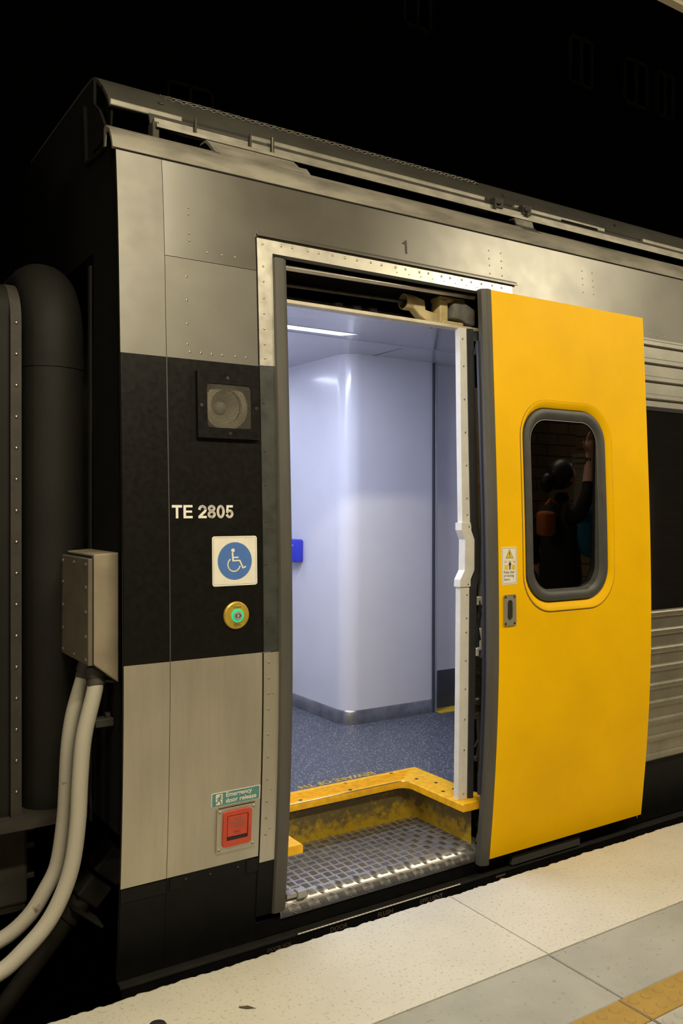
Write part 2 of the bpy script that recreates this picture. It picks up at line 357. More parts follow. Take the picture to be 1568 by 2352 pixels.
def text(name, body, mt, parent, x, z, size, off, fn=None, bold=0.0, align='LEFT', sx=1.0, label=None, italic=0.0, th=0.0006, space=1.0):
    c = bpy.data.curves.new('lettering', 'FONT'); c.body = body; c.size = size; c.align_x = align; c.offset = bold*size; c.shear = italic
    c.space_line = space; c.resolution_u = 3; c.fill_mode = 'FRONT'
    o = bpy.data.objects.new('lettering_tmp', c); COL.objects.link(o)
    bpy.context.view_layer.update()
    me = bpy.data.meshes.new_from_object(o.evaluated_get(bpy.context.evaluated_depsgraph_get()))
    bpy.data.objects.remove(o); bpy.data.curves.remove(c)
    fn = fn or (lambda a, b: (x+a, py(z+b)-off, z+b))
    o0 = org(parent)
    for v in me.vertices:
        p = Vector(fn(v.co.x*sx, v.co.y)); v.co = p-o0
    me.name = name; me.materials.clear(); me.materials.append(MT[mt])
    o = bpy.data.objects.new(name, me); COL.objects.link(o); o.parent = parent
    WO[o.name] = o0
    return tag(o, label)
def stroke(mb, pts, wdt, fn, d0, d1, closed=False):   # a flat poly-line with width, as a thin solid
    for (a, b), (c, d) in zip(pts, pts[1:]+([pts[0]] if closed else [])):
        l = math.hypot(c-a, d-b) or 1e-9; nx, nz = -(d-b)/l*wdt/2, (c-a)/l*wdt/2; ex, ez = (c-a)/l*wdt*0.25, (d-b)/l*wdt*0.25
        mb.prism([(a-ex+nx, b-ez+nz), (a-ex-nx, b-ez-nz), (c+ex-nx, d+ez-nz), (c+ex+nx, d+ez+nz)], fn, d0, d1)
    return mb
def disc(cx, cz, rx, rz, n=32): return [(cx+rx*math.cos(2*math.pi*k/n), cz+rz*math.sin(2*math.pi*k/n)) for k in range(n)]
def onside(a, b, d): return (a, py(b)-d, b)           # flat art laid on the body side, d = distance proud of it
def plate(name, poly, mt, parent, d0, d1, label=None, smooth=0, bevel=0): return MB().prism(poly, onside, d0, d1).build(name, mt, parent, smooth, label, bevel=bevel)

def rivet_mesh(r, h):
    return MB().lathe((0, 0, 0), (0, -1, 0), [(r, 0), (r*0.95, h*0.45), (r*0.6, h*0.9), (0.0001, h)], 8)

# ------------------------------------------------------------------ the platform and the station around it
EDGE = -0.11
plat = thing('platform', (0, -1, 0), 'station platform of cream coping slabs, grey pavers and ochre tactile strip', None, None, 'structure')
MB().box((-8, -6.0, -1.2), (12, EDGE-0.03, -0.06)).build('platform_base', 'concrete', plat)
MB().box((-8, -6.0, -0.06), (12, -1.40, -0.001)).build('platform_paving', 'paver', plat)
MB().box((-8, -1.40, -0.06), (12, EDGE-0.05, -0.012)).build('platform_bedding', 'joint', plat)
JX = [-6.76, -4.76, -2.76, -0.76, 1.245, 3.245, 5.245, 7.245, 9.245]
def worn(x): return 0.0022*math.sin(x*13)+0.0016*math.sin(x*37+1.3)+0.0014*math.sin(x*91)+0.0022*random.uniform(-1, 1)
for a, b in zip(JX, JX[1:]):
    near = a in (-0.76, 1.245)
    step = 0.012 if near else 0.05
    xs = lin(a+0.0022, b-0.0022, nseg(a, b, step)); P = []
    for x in xs:
        e = EDGE+worn(x); P.append([(x, e+0.001, -0.13), (x, e, -0.014), (x, e-0.008-0.004*random.random(), -0.003-0.002*random.random()), (x, e-0.022, 0.0), (x, -0.30, 0.0), (x, -0.6375, 0.0), (x, -0.6375, -0.05)])
    mb = MB(); mb.grid(P)
    for row in (P[0], P[-1]): mb.add(row, [tuple(range(len(row)))])
    mb.build('coping_slab', 'coping', plat, 40)
    mb = MB().box((a+0.003, -0.9445, -0.05), (b-0.003, -0.6395, -0.002)); mb.build('paver', 'paver', plat, bevel=0.003, bseg=1)
stud0 = None
TJ = sorted(set([1.225+0.6*k for k in range(-9, 12)]))
studm = MB().lathe((0, 0, 0), (0, 0, 1), [(0.0175, 0), (0.0155, 0.0025), (0.012, 0.0048), (0.0105, 0.0048), (0.0001, 0.0048)], 14)
for mt, y1, y0, rows in (('tactile', -0.9475, -1.0655, (-0.977, -1.034)), ('tactile_grey', -1.068, -1.39, (-1.097, -1.154, -1.211, -1.268, -1.325))):
    first = None
    for a, b in zip(TJ, TJ[1:]):
        near = 0.6 < a < 2.5
        t = MB().box((a+0.004, y0, -0.05), (b-0.004, y1, 0.0)).build('tactile_tile', mt, plat, bevel=0.002, bseg=1)
        if not near: continue
        k = 0
        x = a+0.0285
        while x < b-0.02:
            for yy in rows:
                if first is None:
                    first = studm.build('tactile_stud', mt, t, 40, origin=(0, 0, 0)); first.location = Vector((x, yy, 0)); WO[first.name] = Vector((x, yy, 0))
                else: copy_at(first, (x, yy, 0), t)
            x += 0.0571
MB().box((1.2205, -1.39, -0.03), (1.2295, -0.9475, 0.0012)).build('joint_strip', 'alu', plat)

MB().box((-30, EDGE+0.0, -1.35), (40, 14, -1.25)).build('track_bed', 'ballast', None, label='dark track bed in the gap beside the platform', kind='structure')
wall = thing('wall_far', (0, 7, 0), 'dark station building wall in shade beyond the train', kind='structure')
MB().box((-14, 7.05, -1.3), (30, 7.5, 14)).build('wall_face', 'farwall', wall)
for zc, x0, x1, y0 in ((7.05, -14, 30, 6.93), (8.1, -14, 30, 6.95), (5.9, -14, 30, 6.96)):
    MB().box((x0, y0, zc), (x1, 7.06, zc+0.12)).build('string_course', 'farwall', wall)
for x0, x1, z0, z1 in ((9.75, 10.3, 8.40, 9.18), (11.1, 11.7, 8.42, 9.2), (11.95, 12.42, 8.42, 9.2), (2.9, 3.5, 6.3, 6.58), (6.4, 6.9, 8.3, 9.0)):
    wn = MB(); t = 0.035; mid = x0+(x1-x0)*0.5
    for a, b in (((x0, z0), (x0+t, z1)), ((x1-t, z0), (x1, z1)), ((x0, z0), (x1, z0+t)), ((x0, z1-t), (x1, z1)), ((mid-t/2, z0), (mid+t/2, z1))):
        wn.box((a[0], 7.0, a[1]), (b[0], 7.06, b[1]))
    f = wn.build('window_frame', 'farframe', wall)
    MB().box((x0+t, 7.04, z0+t), (x1-t, 7.052, z1-t)).build('window_pane', 'farglass', f)
MB().box((-9, -6.3, -0.06), (13, -6.0, 3.6)).build('wall_back', 'brick', None, label='brown brick wall behind the platform', kind='structure')
ce = thing('ceiling', (0, -3, 3.6), 'cream canopy ceiling over the platform', kind='structure')
MB().box((-9, -6.0, 3.615), (13, -0.43, 3.8)).build('ceiling_slab', 'canopy', ce)
MB().box((-9, -0.43, 3.60), (13, -0.395, 3.95)).build('ceiling_fascia', 'canopy_edge', ce)
pl = thing('pillar', (7.9, -4.6, 0), 'brick pillar with cream band and ribbed top behind the platform', 'pillar')
MB().box((7.5, -4.9, 0), (8.3, -4.3, 1.43)).build('shaft', 'brick', pl, bevel=0.02)
MB().box((7.5, -4.9, 1.43), (8.3, -4.3, 2.0)).build('cream_band', 'canopy', pl, bevel=0.01)
MB().box((7.52, -4.88, 2.0), (8.28, -4.32, 3.6)).build('upper_shaft', 'brick', pl, bevel=0.02)
for z in (2.0, 2.07, 2.14): MB().box((7.48, -4.92, z), (8.32, -4.28, z+0.045)).build('rib', 'canopy', pl, bevel=0.01)
BN = ['first', 'second', 'third', 'fourth']
for i, (lx, lp) in enumerate(LAMPS):
    t = thing('batten_lamp', (lx, -2.1, 3.52), '%s fluorescent batten lamp under the canopy' % BN[i], 'lamp', 'batten lamps under the canopy')
    MB().box((lx-0.78, -2.22, 3.535), (lx+0.78, -1.98, 3.615)).build('housing', 'batten', t, bevel=0.01)
    MB().prism([(-2.205, 3.50), (-2.10, 3.425), (-1.995, 3.50)], lambda a, b, d: (d, a, b+0.034), lx-0.75, lx+0.75).build('diffuser', 'diffuser_warm', t, bevel=0.01)

# ------------------------------------------------------------------ the carriage body
XE = 9.0                                             # far end of what is built of the carriage
car = thing('rail_carriage', (0, 1.45, 0), 'stainless steel rail carriage with black waist band and open doorway', 'train carriage')
def panel(x0, x1, z0, z1, mt, label=None, off=0.0, name='side_panel', th=0.006):
    return sheet(MB(), x0, x1, z0, z1, off, th).build(name, mt, car, 40, label)
G = 0.0018
# corner post
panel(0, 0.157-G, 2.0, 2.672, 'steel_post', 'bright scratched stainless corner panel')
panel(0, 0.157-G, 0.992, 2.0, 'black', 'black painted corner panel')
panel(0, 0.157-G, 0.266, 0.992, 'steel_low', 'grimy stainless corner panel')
panel(0, 0.157-G, -0.05, 0.266, 'skirt')
panel(0, 0.155, 0.218, 0.262, 'black', off=0.0025, name='worn_strip', th=0.003)
# second column
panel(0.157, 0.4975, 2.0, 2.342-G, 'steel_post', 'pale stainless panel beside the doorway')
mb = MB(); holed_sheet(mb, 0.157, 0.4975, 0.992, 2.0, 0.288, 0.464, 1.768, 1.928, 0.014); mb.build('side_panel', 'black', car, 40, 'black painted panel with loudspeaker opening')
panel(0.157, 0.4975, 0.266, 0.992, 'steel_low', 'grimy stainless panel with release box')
panel(0.157, 0.4975, -0.05, 0.266, 'skirt')
panel(0.168, 0.214, 0.222, 0.262, 'black', off=0.003, name='worn_strip', th=0.003)
panel(0.452, 0.4965, 0.213, 0.262, 'black', off=0.003, name='worn_strip', th=0.003)
# above the doorway and to the far end
mb = MB(); zs = lin(2.462, 2.672, 5)
sheet(mb, 0.157, XE, 2.462, 2.672); sheet(mb, 0.157, 0.4975, 2.342, 2.462); sheet(mb, 1.742, XE, 2.335, 2.462)
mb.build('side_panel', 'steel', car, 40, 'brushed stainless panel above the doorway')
MB().slab([[(0.0, py(2.672)-0.001, 2.668), (0.0, py(2.672)-0.001, 2.674)], [(XE, py(2.672)-0.001, 2.668), (XE, py(2.672)-0.001, 2.674)]], (0, 0.01, 0)).build('seam', 'void', car)
# drip rail above the door
mb = MB(); mb.slab([[(x, py(2.47)+y, z) for y, z in ((0.004, 2.487), (-0.012, 2.474), (-0.014, 2.466))] for x in (0.503, 1.768)], (0, 0.006, 0)); mb.build('drip_rail', 'steel', car, 30)
# door frame, one piece with rivets
fr = MB(); sheet(fr, 0.502, 0.5635, 2.004, 2.46, 0.003); sheet(fr, 0.5635, 1.742, 2.412, 2.46, 0.003)
fr = fr.build('door_frame', 'steel_frame', car, 40, 'riveted bright door surround')
MB().slab([[(x, py(2.412)-0.003+y, z) for y, z in ((0, 2.412), (0.008, 2.405), (0.018, 2.405))] for x in (0.5635, 1.6)], (0, 0.004, 0.004)).build('frame_return', 'gasket', car)
fb = MB(); sheet(fb, 0.502, 0.5635, 0.992, 2.002, 0.003); fb = fb.build('door_frame', 'darkgreen', car, 40, 'dark painted door surround')
fl = MB(); sheet(fl, 0.502, 0.5635, 0.240, 0.990, 0.003); fl = fl.build('door_frame', 'steel_low', car, 40, 'grimy stainless door surround')
panel(0.497, 0.5635, 0.04, 0.240, 'skirt', off=0.004, name='door_frame')
panel(0.4975, 0.502, 0.0, 2.46, 'void', off=-0.003, name='seam', th=0.004)
panel(0.1555, 0.1575, -0.05, 0.992, 'void', off=-0.002, name='seam', th=0.003); panel(0.1555, 0.1575, 2.0, 2.67, 'void', off=-0.002, name='seam', th=0.003); panel(0.1545, 0.1580, 0.992, 2.0, 'gasket', off=0.0012, name='worn_seam', th=0.003)
panel(0.157, 0.498, 2.339, 2.343, 'void', off=-0.002, name='seam', th=0.003)
rv = {}
def rivet(x, z, parent, key, r=0.0052, h=0.0025, off=0.003):
    p = (x, py(z)-off, z)
    k = (key, r)
    if k not in rv:
        o = rivet_mesh(r, h).build('rivet', {'f': 'rivet', 'b': 'rivet_black', 'l': 'rivet_low', 's': 'steel'}[key], parent, 60, origin=(0, 0, 0)); o.location = Vector(p)-org(parent); rv[k] = o
    else: copy_at(rv[k], p, parent)
xx = 0.60
while xx < 1.735:
    rivet(xx, 2.447+0.0012*math.sin(xx*40), fr, 'f'); xx += 0.0575+0.012*math.sin(xx*50)
for k in range(8): rivet(1.12+0.06*k, 2.428, fr, 'f', 0.0025)
for z in (2.44, 2.36, 2.305, 2.245, 2.19, 2.135, 2.08, 2.03): rivet(0.524, z, fr, 'f', 0.0045)
for z in (1.87, 1.70, 1.58, 1.45, 1.30, 1.10): rivet(0.515, z, fb, 'b', 0.004)
for z in (0.955, 0.90, 0.845, 0.79, 0.70, 0.62, 0.54, 0.46, 0.40, 0.34): rivet(0.522, z, fl, 'l', 0.0045)
for z in (0.845, 0.66, 0.50, 0.36): rivet(0.538, z, fl, 'l', 0.0035)
pn = [o for o in bpy.data.objects if o.parent == car and o.name.startswith('side_panel')]
post_up, post_bl, post_lo, col_up = pn[0], pn[1], pn[2], pn[4]
top_panel = pn[-1]
for z in (2.52, 2.497, 2.43, 2.405): rivet(0.245, z, top_panel, 'l', 0.0045, 0.0015, 0.0)
for x in (0.31, 0.365, 0.415): rivet(x, 2.375, top_panel, 'l', 0.0045, 0.0015, 0.0)
for x in (1.62, 1.69): 
    for z in (2.60, 2.565, 2.535, 2.50): rivet(x, z, top_panel, 'l', 0.004, 0.0015, 0.0)
for x in (2.20, 2.27):
    for z in (2.60, 2.565, 2.535, 2.50): rivet(x, z, top_panel, 'l', 0.004, 0.0015, 0.0)
for k in range(9): rivet(2.60+0.06*k, 2.355, top_panel, 'l', 0.004, 0.0015, 0.0)
for z in (2.28, 2.20, 2.12, 2.05): rivet(0.232, z, col_up, 's', 0.005, 0.0015, 0.0)
for x in (0.24, 0.28, 0.32, 0.36, 0.41, 0.45): rivet(x, 2.025, col_up, 's', 0.005, 0.0015, 0.0)
for x, z in ((0.225, 0.247), (0.315, 0.243), (0.42, 0.243)): rivet(x, z, pn[6], 'b', 0.004, 0.002, 0.0)
# right of the doorway: corrugated panels and the black window band
def corr(z0, z1, beads, up_):
    zs = [z0]
    for b in beads: zs += [b-0.017, b-0.014, b-0.009, b+0.009, b+0.014, b+0.016] if up_ else [b-0.017, b-0.014, b-0.008, b+0.008, b+0.014, b+0.017]
    zs = sorted(z for z in zs+[z1] if z0 <= z <= z1); P = []
    def d(z):
        for b in beads:
            t = abs(z-b)
            if t < 0.0165: return 0.013 if t < 0.0105 else (0.010 if t < 0.0142 else 0.0)
        return 0.0
    for x in (1.66, 3.2, 5.5, XE): P.append([(x, py(z)-d(z), z) for z in zs])
    return MB().slab(P, (0, 0.02, 0)).build('corrugated_panel', 'steel_corr2' if not up_ else 'steel_corr', car, 12, 'ribbed stainless panel above the window band' if up_ else 'ribbed stainless panel below the window band')
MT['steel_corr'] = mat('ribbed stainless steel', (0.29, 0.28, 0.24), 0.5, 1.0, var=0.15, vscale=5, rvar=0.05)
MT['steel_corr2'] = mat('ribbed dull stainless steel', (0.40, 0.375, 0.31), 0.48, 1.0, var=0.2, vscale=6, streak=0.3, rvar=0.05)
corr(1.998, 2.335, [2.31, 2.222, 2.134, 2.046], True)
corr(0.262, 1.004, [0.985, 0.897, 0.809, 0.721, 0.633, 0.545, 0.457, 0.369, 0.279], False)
panel(1.66, XE, 1.004, 1.998, 'steel_window', 'black glazed window band', off=-0.004)
panel(1.66, XE, 1.978, 1.998, 'black', off=0.0, name='window_edge')
panel(1.60, XE, -0.05, 0.262, 'skirt', off=-0.008)
# below the doorway: sill fascia, ledge and lower skirt
sk = MB(); sheet(sk, 0.49, 1.62, -0.05, 0.012, -0.004); sk.build('side_panel', 'skirt', car, 40)
MB().slab([[(x, y, z) for y, z in ((0.062, -0.050), (0.032, -0.053), (0.030, -0.056), (0.030, -0.062))] for x in (0.0, XE)], (0, 0.006, -0.004)).build('skirt_ledge', 'ledge', car, 40)
x = 0.66
ld = None
while x < 1.42:                                      # short bright segments of the ledge edge strip
    l = 0.0145
    if ld is None: ld = MB().box((0, 0, 0), (0.0145, 0.003, 0.0035)).build('ledge_segment', 'signwhite', car, origin=(0, 0, 0)); ld.location = Vector((x, 0.0275, -0.0570))-org(car)
    else: copy_at(ld, (x, 0.0275, -0.0570), car)
    x += 0.0165
MB().slab([[(x, 0.032+0.04*t, -0.066-0.6*t) for t in (0, 0.5, 1)] for x in (0.006, 3, 6, XE)], (0, 0.006, 0)).build('lower_skirt', 'skirt', car)
MB().box((1.725, 0.026, -0.045), (2.15, 0.05, -0.004)).build('skirt_plate', 'gasket', car, bevel=0.003, label='grey plate under the sliding door')
# cantrail (gutter) and roof
MB().slab([[(x, y, z) for y, z in ((0.074, 2.674), (0.078, 2.69), (0.088, 2.715), (0.112, 2.748), (0.140, 2.767), (0.150, 2.768))] for x in lin(-0.012, XE, 30)], (0, 0.01, -0.004)).build('cantrail', 'gutter', car, 40, 'stained pale cantrail strip')
MB().prism([(0.105, 2.742), (0.150, 2.768), (0.160, 2.760), (0.162, 2.700), (0.146, 2.698), (0.140, 2.738)], lambda a, b, d: (d, a, b), -0.014, -0.010).build('cantrail_end', 'gutter', car, label='folded end of the cantrail')
MB().slab([[(x, y, z) for y, z in ((0.152, 2.764), (0.20, 2.72), (0.42, 2.74), (0.44, 2.95))] for x in (0.0, XE)], (0, 0.01, -0.01)).build('gutter_well', 'void', car)
RP = [(0.306, 2.915), (0.32, 2.935), (0.34, 2.956), (0.37, 2.986), (0.405, 3.016), (0.445, 3.047), (0.475, 3.064), (0.51, 3.074), (0.60, 3.078), (1.0, 3.080), (1.45, 3.080)]
RP = [(y, z+0.018) for y, z in RP]
def roofband(x0, x1, pts, name, mt, label=None, x0top=None):
    P = []
    n = len(pts)
    for x in (x0, x1): P.append([((x if (x != x0 or x0top is None) else x0+(x0top-x0)*i/(n-1)), y, z) for i, (y, z) in enumerate(pts)])
    return MB().slab(P, (0, 0.008, -0.010)).build(name, mt, car, 50, label)
roofband(0.05, XE, RP[:5], 'roof_cover', 'roof', 'curved grey roof cover')
roofband(0.05, 0.31, RP[4:], 'roof_cover', 'roof', x0top=0.05)
roofband(1.87, XE, RP[4:], 'roof_cover', 'roof')
roofband(0.31, 1.87, RP[7:], 'roof_cover', 'roof')
MB().slab([[(x, y-0.03, z-0.12) for y, z in RP[4:9]] for x in (0.3, 1.9)], (0, 0.01, -0.01)).build('roof_well', 'void', car)
mb = MB(); P2 = [Vector((0, y, z)) for y, z in RP[4:8]]
def along(t):
    L_ = [0]; 
    for a, b in zip(P2, P2[1:]): L_.append(L_[-1]+(b-a).length)
    s_ = t*L_[-1]
    for i in range(len(P2)-1):
        if s_ <= L_[i+1]+1e-9: return P2[i].lerp(P2[i+1], (s_-L_[i])/(L_[i+1]-L_[i]))
rows = 4
for r_ in range(rows):
    pts = []
    x = 0.30+0.012*math.sin(r_)
    k = 0
    while x < 1.885:
        ph = (k+r_) % 4
        q = along((r_+0.5+(0.42 if ph in (0, 1) else -0.42)*1.0)/(rows+0.9)); pts.append((x, q.y, q.z+0.002)); x += 0.0105; k += 1
    mb.tube(pts, 0.0020, 4)
mb.build('mesh_grille', 'wire', car, kind='stuff', label='expanded metal grille in the roof cover')
for x0, x1 in ((0.05, 0.318), (0.60, 1.80), (1.985, 2.62), (2.92, 3.6), (3.7, XE)):
    MB().box((x0, 0.290, 2.910), (x1, 0.312, 2.933)).build('roof_lip', 'roof_lip', car, bevel=0.004)
for x0, x1 in ((2.30, 2.56),): MB().box((x0, 0.284, 2.907), (x1, 0.30, 2.92)).build('roof_clip', 'void', car, bevel=0.003)
MB().slab([[(x, y, z) for y, z in ((0.262, 2.890), (0.262, 2.868), (0.236, 2.860), (0.236, 2.848))] for x in (0.20, 2.4, 4.5, XE)], (0, 0.012, 0)).build('roof_rail', 'roof_lip', car, 20, 'pale rail under the roof cover')
MB().slab([[(x, 0.29, 2.915), (x, 0.275, 2.87)] for x in (0.19, XE)], (0, 0.01, 0)).build('roof_web', 'roof', car)
fin = None
for x in (0.352, 0.575, 1.825, 2.03):
    if fin is None:
        fin = MB().prism([(0, 0), (0.030, 0), (0.006, 0.055), (0, 0.055)], lambda a, b, d: (d, 0.255-0.02+a, b), -0.004, 0.004).build('rail_bracket', 'soot', car, origin=(0, 0.235, 0)); fin.location = Vector((x, 0.245, 2.862))-org(car)
    else: copy_at(fin, (x, 0.245, 2.862), car)
MB().cyl((0.672, 0.255, 2.858), (0.672, 0.255, 2.925), 0.0075, 12).build('rail_pin', 'darkmetal', car, 40)
MB().box((0.19, 0.25, 2.80), (0.215, 0.30, 2.873)).build('rail_end', 'roof', car, bevel=0.004)
mb = MB()
for cx in (1.86, 2.04): mb.lathe((cx-0.012, 0.25, 2.905), (-0.6, -0.8, 0), [(0.0001, 0.012), (0.012, 0.012), (0.014, 0.0), (0.014, -0.03)], 10).box((cx-0.035, 0.255, 2.882), (cx+0.02, 0.285, 2.925))
mb.build('rail_clamp', 'soot', car, 40, bevel=0.0)
MB().slab([[(x, y, z) for y, z in ((0.118, 2.757), (0.17, 2.805), (0.20, 2.828), (0.25, 2.832))] for x in (0.372, 0.735)], (0, 0.01, -0.006)).build('cantrail_cover', 'gutter', car, 30, 'folded cover piece on the cantrail')
MB().slab([[(x, y, z) for y, z in ((0.108, 2.745), (0.15, 2.79))] for x in (0.385, 0.765)], (0, 0.006, -0.01)).build('cantrail_cover', 'gutter', car, 30)
MB().slab([[(x, y, z) for y, z in ((0.105, 2.742), (0.155, 2.782), (0.165, 2.812), (0.20, 2.815))] for x in (1.865, 1.975)], (0, 0.006, -0.006)).build('cantrail_cover', 'bright_bar', car, 30)
for x in (0.26, 1.98, 2.78): MB().lathe((x, 0.355, 2.992), (0, -0.6, 0.8), [(0.012, 0), (0.010, 0.005), (0.0001, 0.007)], 10).build('roof_bolt', 'soot', car, 40)
# the rest of the shell
endw = MB(); endw.slab([[(0.012, y, z) for z in lin(0.42, 2.66, 6)] for y in (0.095, 0.36)], (0.01, 0, 0)); endw.slab([[(0.012, y, z) for z in (2.66, 2.76)] for y in (0.165, 0.36)], (0.01, 0, 0)); endw.slab([[(0.012, y, z) for z in (2.40, 3.02)] for y in (0.36, 2.5)], (0.01, 0, 0))
endw.slab([[(0.012, y, z) for z in (-0.05, 3.0)] for y in (2.5, 2.80)], (0.01, 0, 0)); endw.prism([(0.19, 2.75), (0.36, 2.75), (0.36, 2.93), (0.30, 2.885)], lambda a, b, d: (d, a, b), 0.012, 0.022)
endw.prism([(y+0.012, z-0.012) for y, z in RP[:8]]+[(1.6, 3.0), (1.6, 2.85), (0.33, 2.85)], lambda a, b, d: (d, a, b), 0.062, 0.07)
endw.build('end_wall', 'void', car, label='near black shaded end wall of the carriage')  # near black colour stands in for the shade between the carriages
mb = MB(); mb.grid([[(0.0, py(z)+0.0005, z), (0.0, py(z)+0.012, z), (0.012, py(z)+0.045, z)] for z in lin(-0.05, 2.67, 20)]); mb.build('end_edge', 'soot', car, 40)
far = MB(); far.slab([[(x, 2.9-py(z), z) for z in lin(-0.3, 2.75, 8)] for x in (0, XE)], (0, 0.01, 0)); far.slab([[(x, y, z) for y, z in ((2.82, 2.75), (2.5, 2.90), (1.45, 3.04))] for x in (0.08, XE)], (0, 0, -0.01))
far.build('far_side', 'steel_low', car, 40)
MB().slab([[(x, y, 2.62) for y in (0.30, 2.8)] for x in (0.03, XE)], (0, 0, 0.02)).build('roof_deck', 'void', car)
MB().box((0.36, 0.09, -0.35), (XE, 2.8, -0.06)).build('underframe', 'void', car)

# ------------------------------------------------------------------ doorway: seals, header gear, step
mb = MB(); P = []
for z in lin(0.038, 2.398, 26):
    y = py(z); P.append([(0.562, y-0.004, z), (0.568, y-0.012, z), (0.588, y-0.014, z), (0.606, y-0.010, z), (0.622, y+0.004, z), (0.632, y+0.028, z), (0.634, y+0.07, z), (0.60, y+0.09, z), (0.562, y+0.06, z)])
mb.grid(P, closed_v=True); mb.add(P[-1], [tuple(range(9))]); mb.add(P[0], [tuple(range(9))]); mb.build('door_seal', 'rubber', car, 40, 'worn grey rubber seal on the door jamb')
MB().cyl((0.60, 0.096, 2.384), (1.56, 0.096, 2.398), 0.0105, 14).build('header_bar', 'bright_bar', car, 40, 'bright steel bar over the doorway')
mb = MB().box((0.60, 0.10, 2.40), (1.62, 0.50, 2.44)); mb.box((0.60, 0.46, 2.312), (1.70, 0.50, 2.44)); mb.box((0.60, 0.075, 2.414), (1.60, 0.12, 2.44)); mb.build('header_cavity', 'void', car)
MB().box((0.60, 0.113, 2.2595), (1.63, 0.155, 2.2745)).build('header_edge', 'creamlip', car, bevel=0.003, label='cream lower edge of the door header')
MB().cyl((0.58, 0.20, 2.350), (1.28, 0.20, 2.362), 0.008, 10).build('guide_rod', 'darkmetal', car, 40)
mb = MB()
for x in (0.95, 1.04, 1.12): mb.box((x, 0.235, 2.312), (x+0.035, 0.25, 2.325))
mb.box((0.6, 0.28, 2.30), (1.5, 0.30, 2.33)); mb.build('header_clip', 'soot', car, kind='stuff')
mb = MB().lathe((1.262, 0.20, 2.362), (1, 0, 0), [(0.028, 0), (0.034, 0.0), (0.034, 0.035), (0.030, 0.06)], 18); mb.build('rod_socket', 'cream', car, 40)
mb = MB().prism([(1.30, 2.385), (1.355, 2.375), (1.36, 2.335), (1.46, 2.32), (1.46, 2.275), (1.40, 2.27), (1.33, 2.305), (1.295, 2.335)], lambda a, b, d: (a, d, b), 0.17, 0.215); mb.build('hanger_arm', 'cream', car, bevel=0.006, label='cream cast door hanger arm')
mb = MB().box((1.42, 0.15, 2.275), (1.465, 0.21, 2.392)); mb.box((1.42, 0.15, 2.375), (1.56, 0.22, 2.40)); mb.box((1.42, 0.13, 2.275), (1.535, 0.21, 2.292)); mb.build('hanger_block', 'cream', car, bevel=0.007)
mb = MB().prism([(1.475, 2.305), (1.475, 2.37), (1.50, 2.385), (1.545, 2.378), (1.60, 2.355), (1.60, 2.285), (1.545, 2.292), (1.52, 2.303)], lambda a, b, d: (a, d, b), 0.13, 0.20); mb.build('door_motor', 'motor', car, 40, bevel=0.008)
# door pocket lining and its gear, seen in the gap between post and door edge
MB().box((1.635, 0.075, 0.02), (1.645, 0.152, 2.42)).build('pocket_lining', 'pocket', car)
MB().box((1.60, 0.15, 0.26), (1.645, 0.165, 2.26)).build('pocket_back', 'void', car)
MB().box((1.598, 0.132, 1.34), (1.632, 0.15, 2.02)).build('pocket_panel', 'pocket', car, label='beige pocket panel with red marker writing')
text('marker_lettering', 'D\n28', 'red_print', car, 1.602, 1.62, 0.045, 0, fn=lambda a, b: (1.5985+a*0.62, 0.1315, 1.635+b), th=0, label='red handwritten marks', italic=0.2, space=1.4)
mb = MB(); mb.cyl((1.60, 0.125, 2.16), (1.612, 0.118, 2.235), 0.012, 10).box((1.592, 0.11, 2.22), (1.626, 0.14, 2.255)); mb.build('pocket_roller', 'soot', car, 40)
mb = MB().tube([(1.61, 0.115, 1.10), (1.615, 0.11, 1.04), (1.60, 0.11, 0.98), (1.605, 0.115, 0.90)], 0.006, 8).tube([(1.595, 0.12, 1.08), (1.60, 0.115, 1.0), (1.612, 0.11, 0.93)], 0.005, 8); mb.build('pocket_cable', 'rubber_dark', car, 40)
mb = MB().box((1.59, 0.11, 1.08), (1.63, 0.14, 1.115)).box((1.592, 0.108, 0.86), (1.606, 0.13, 0.895)).box((1.61, 0.108, 0.885), (1.622, 0.125, 0.98)); mb.build('pocket_bracket', 'trimwhite', car, bevel=0.003)
mb = MB().box((1.588, 0.115, 0.60), (1.63, 0.145, 0.85)).lathe((1.606, 0.115, 0.785), (0, -1, 0), [(0.0001, 0.012), (0.010, 0.012), (0.012, 0)], 10).lathe((1.606, 0.115, 0.665), (0, -1, 0), [(0.0001, 0.018), (0.018, 0.018), (0.021, 0)], 14); mb.build('door_actuator', 'darkmetal', car, 40)
mb = MB().tube([(1.60, 0.11, 0.62), (1.596, 0.10, 0.55), (1.602, 0.10, 0.48), (1.596, 0.105, 0.43)], 0.008, 8).tube([(1.615, 0.11, 0.60), (1.61, 0.105, 0.52), (1.585, 0.11, 0.47)], 0.005, 8).box((1.586, 0.10, 0.59), (1.625, 0.13, 0.615)).box((1.585, 0.10, 0.41), (1.63, 0.13, 0.425)); mb.build('actuator_linkage', 'soot', car, 40)
mb = MB().box((1.565, 0.10, 0.165), (1.585, 0.13, 0.20)).box((1.59, 0.09, 0.13), (1.605, 0.13, 0.185)).cyl((1.56, 0.07, 0.08), (1.575, 0.075, 0.115), 0.008, 10); mb.build('pocket_latch', 'darkmetal', car, 40, bevel=0.0)
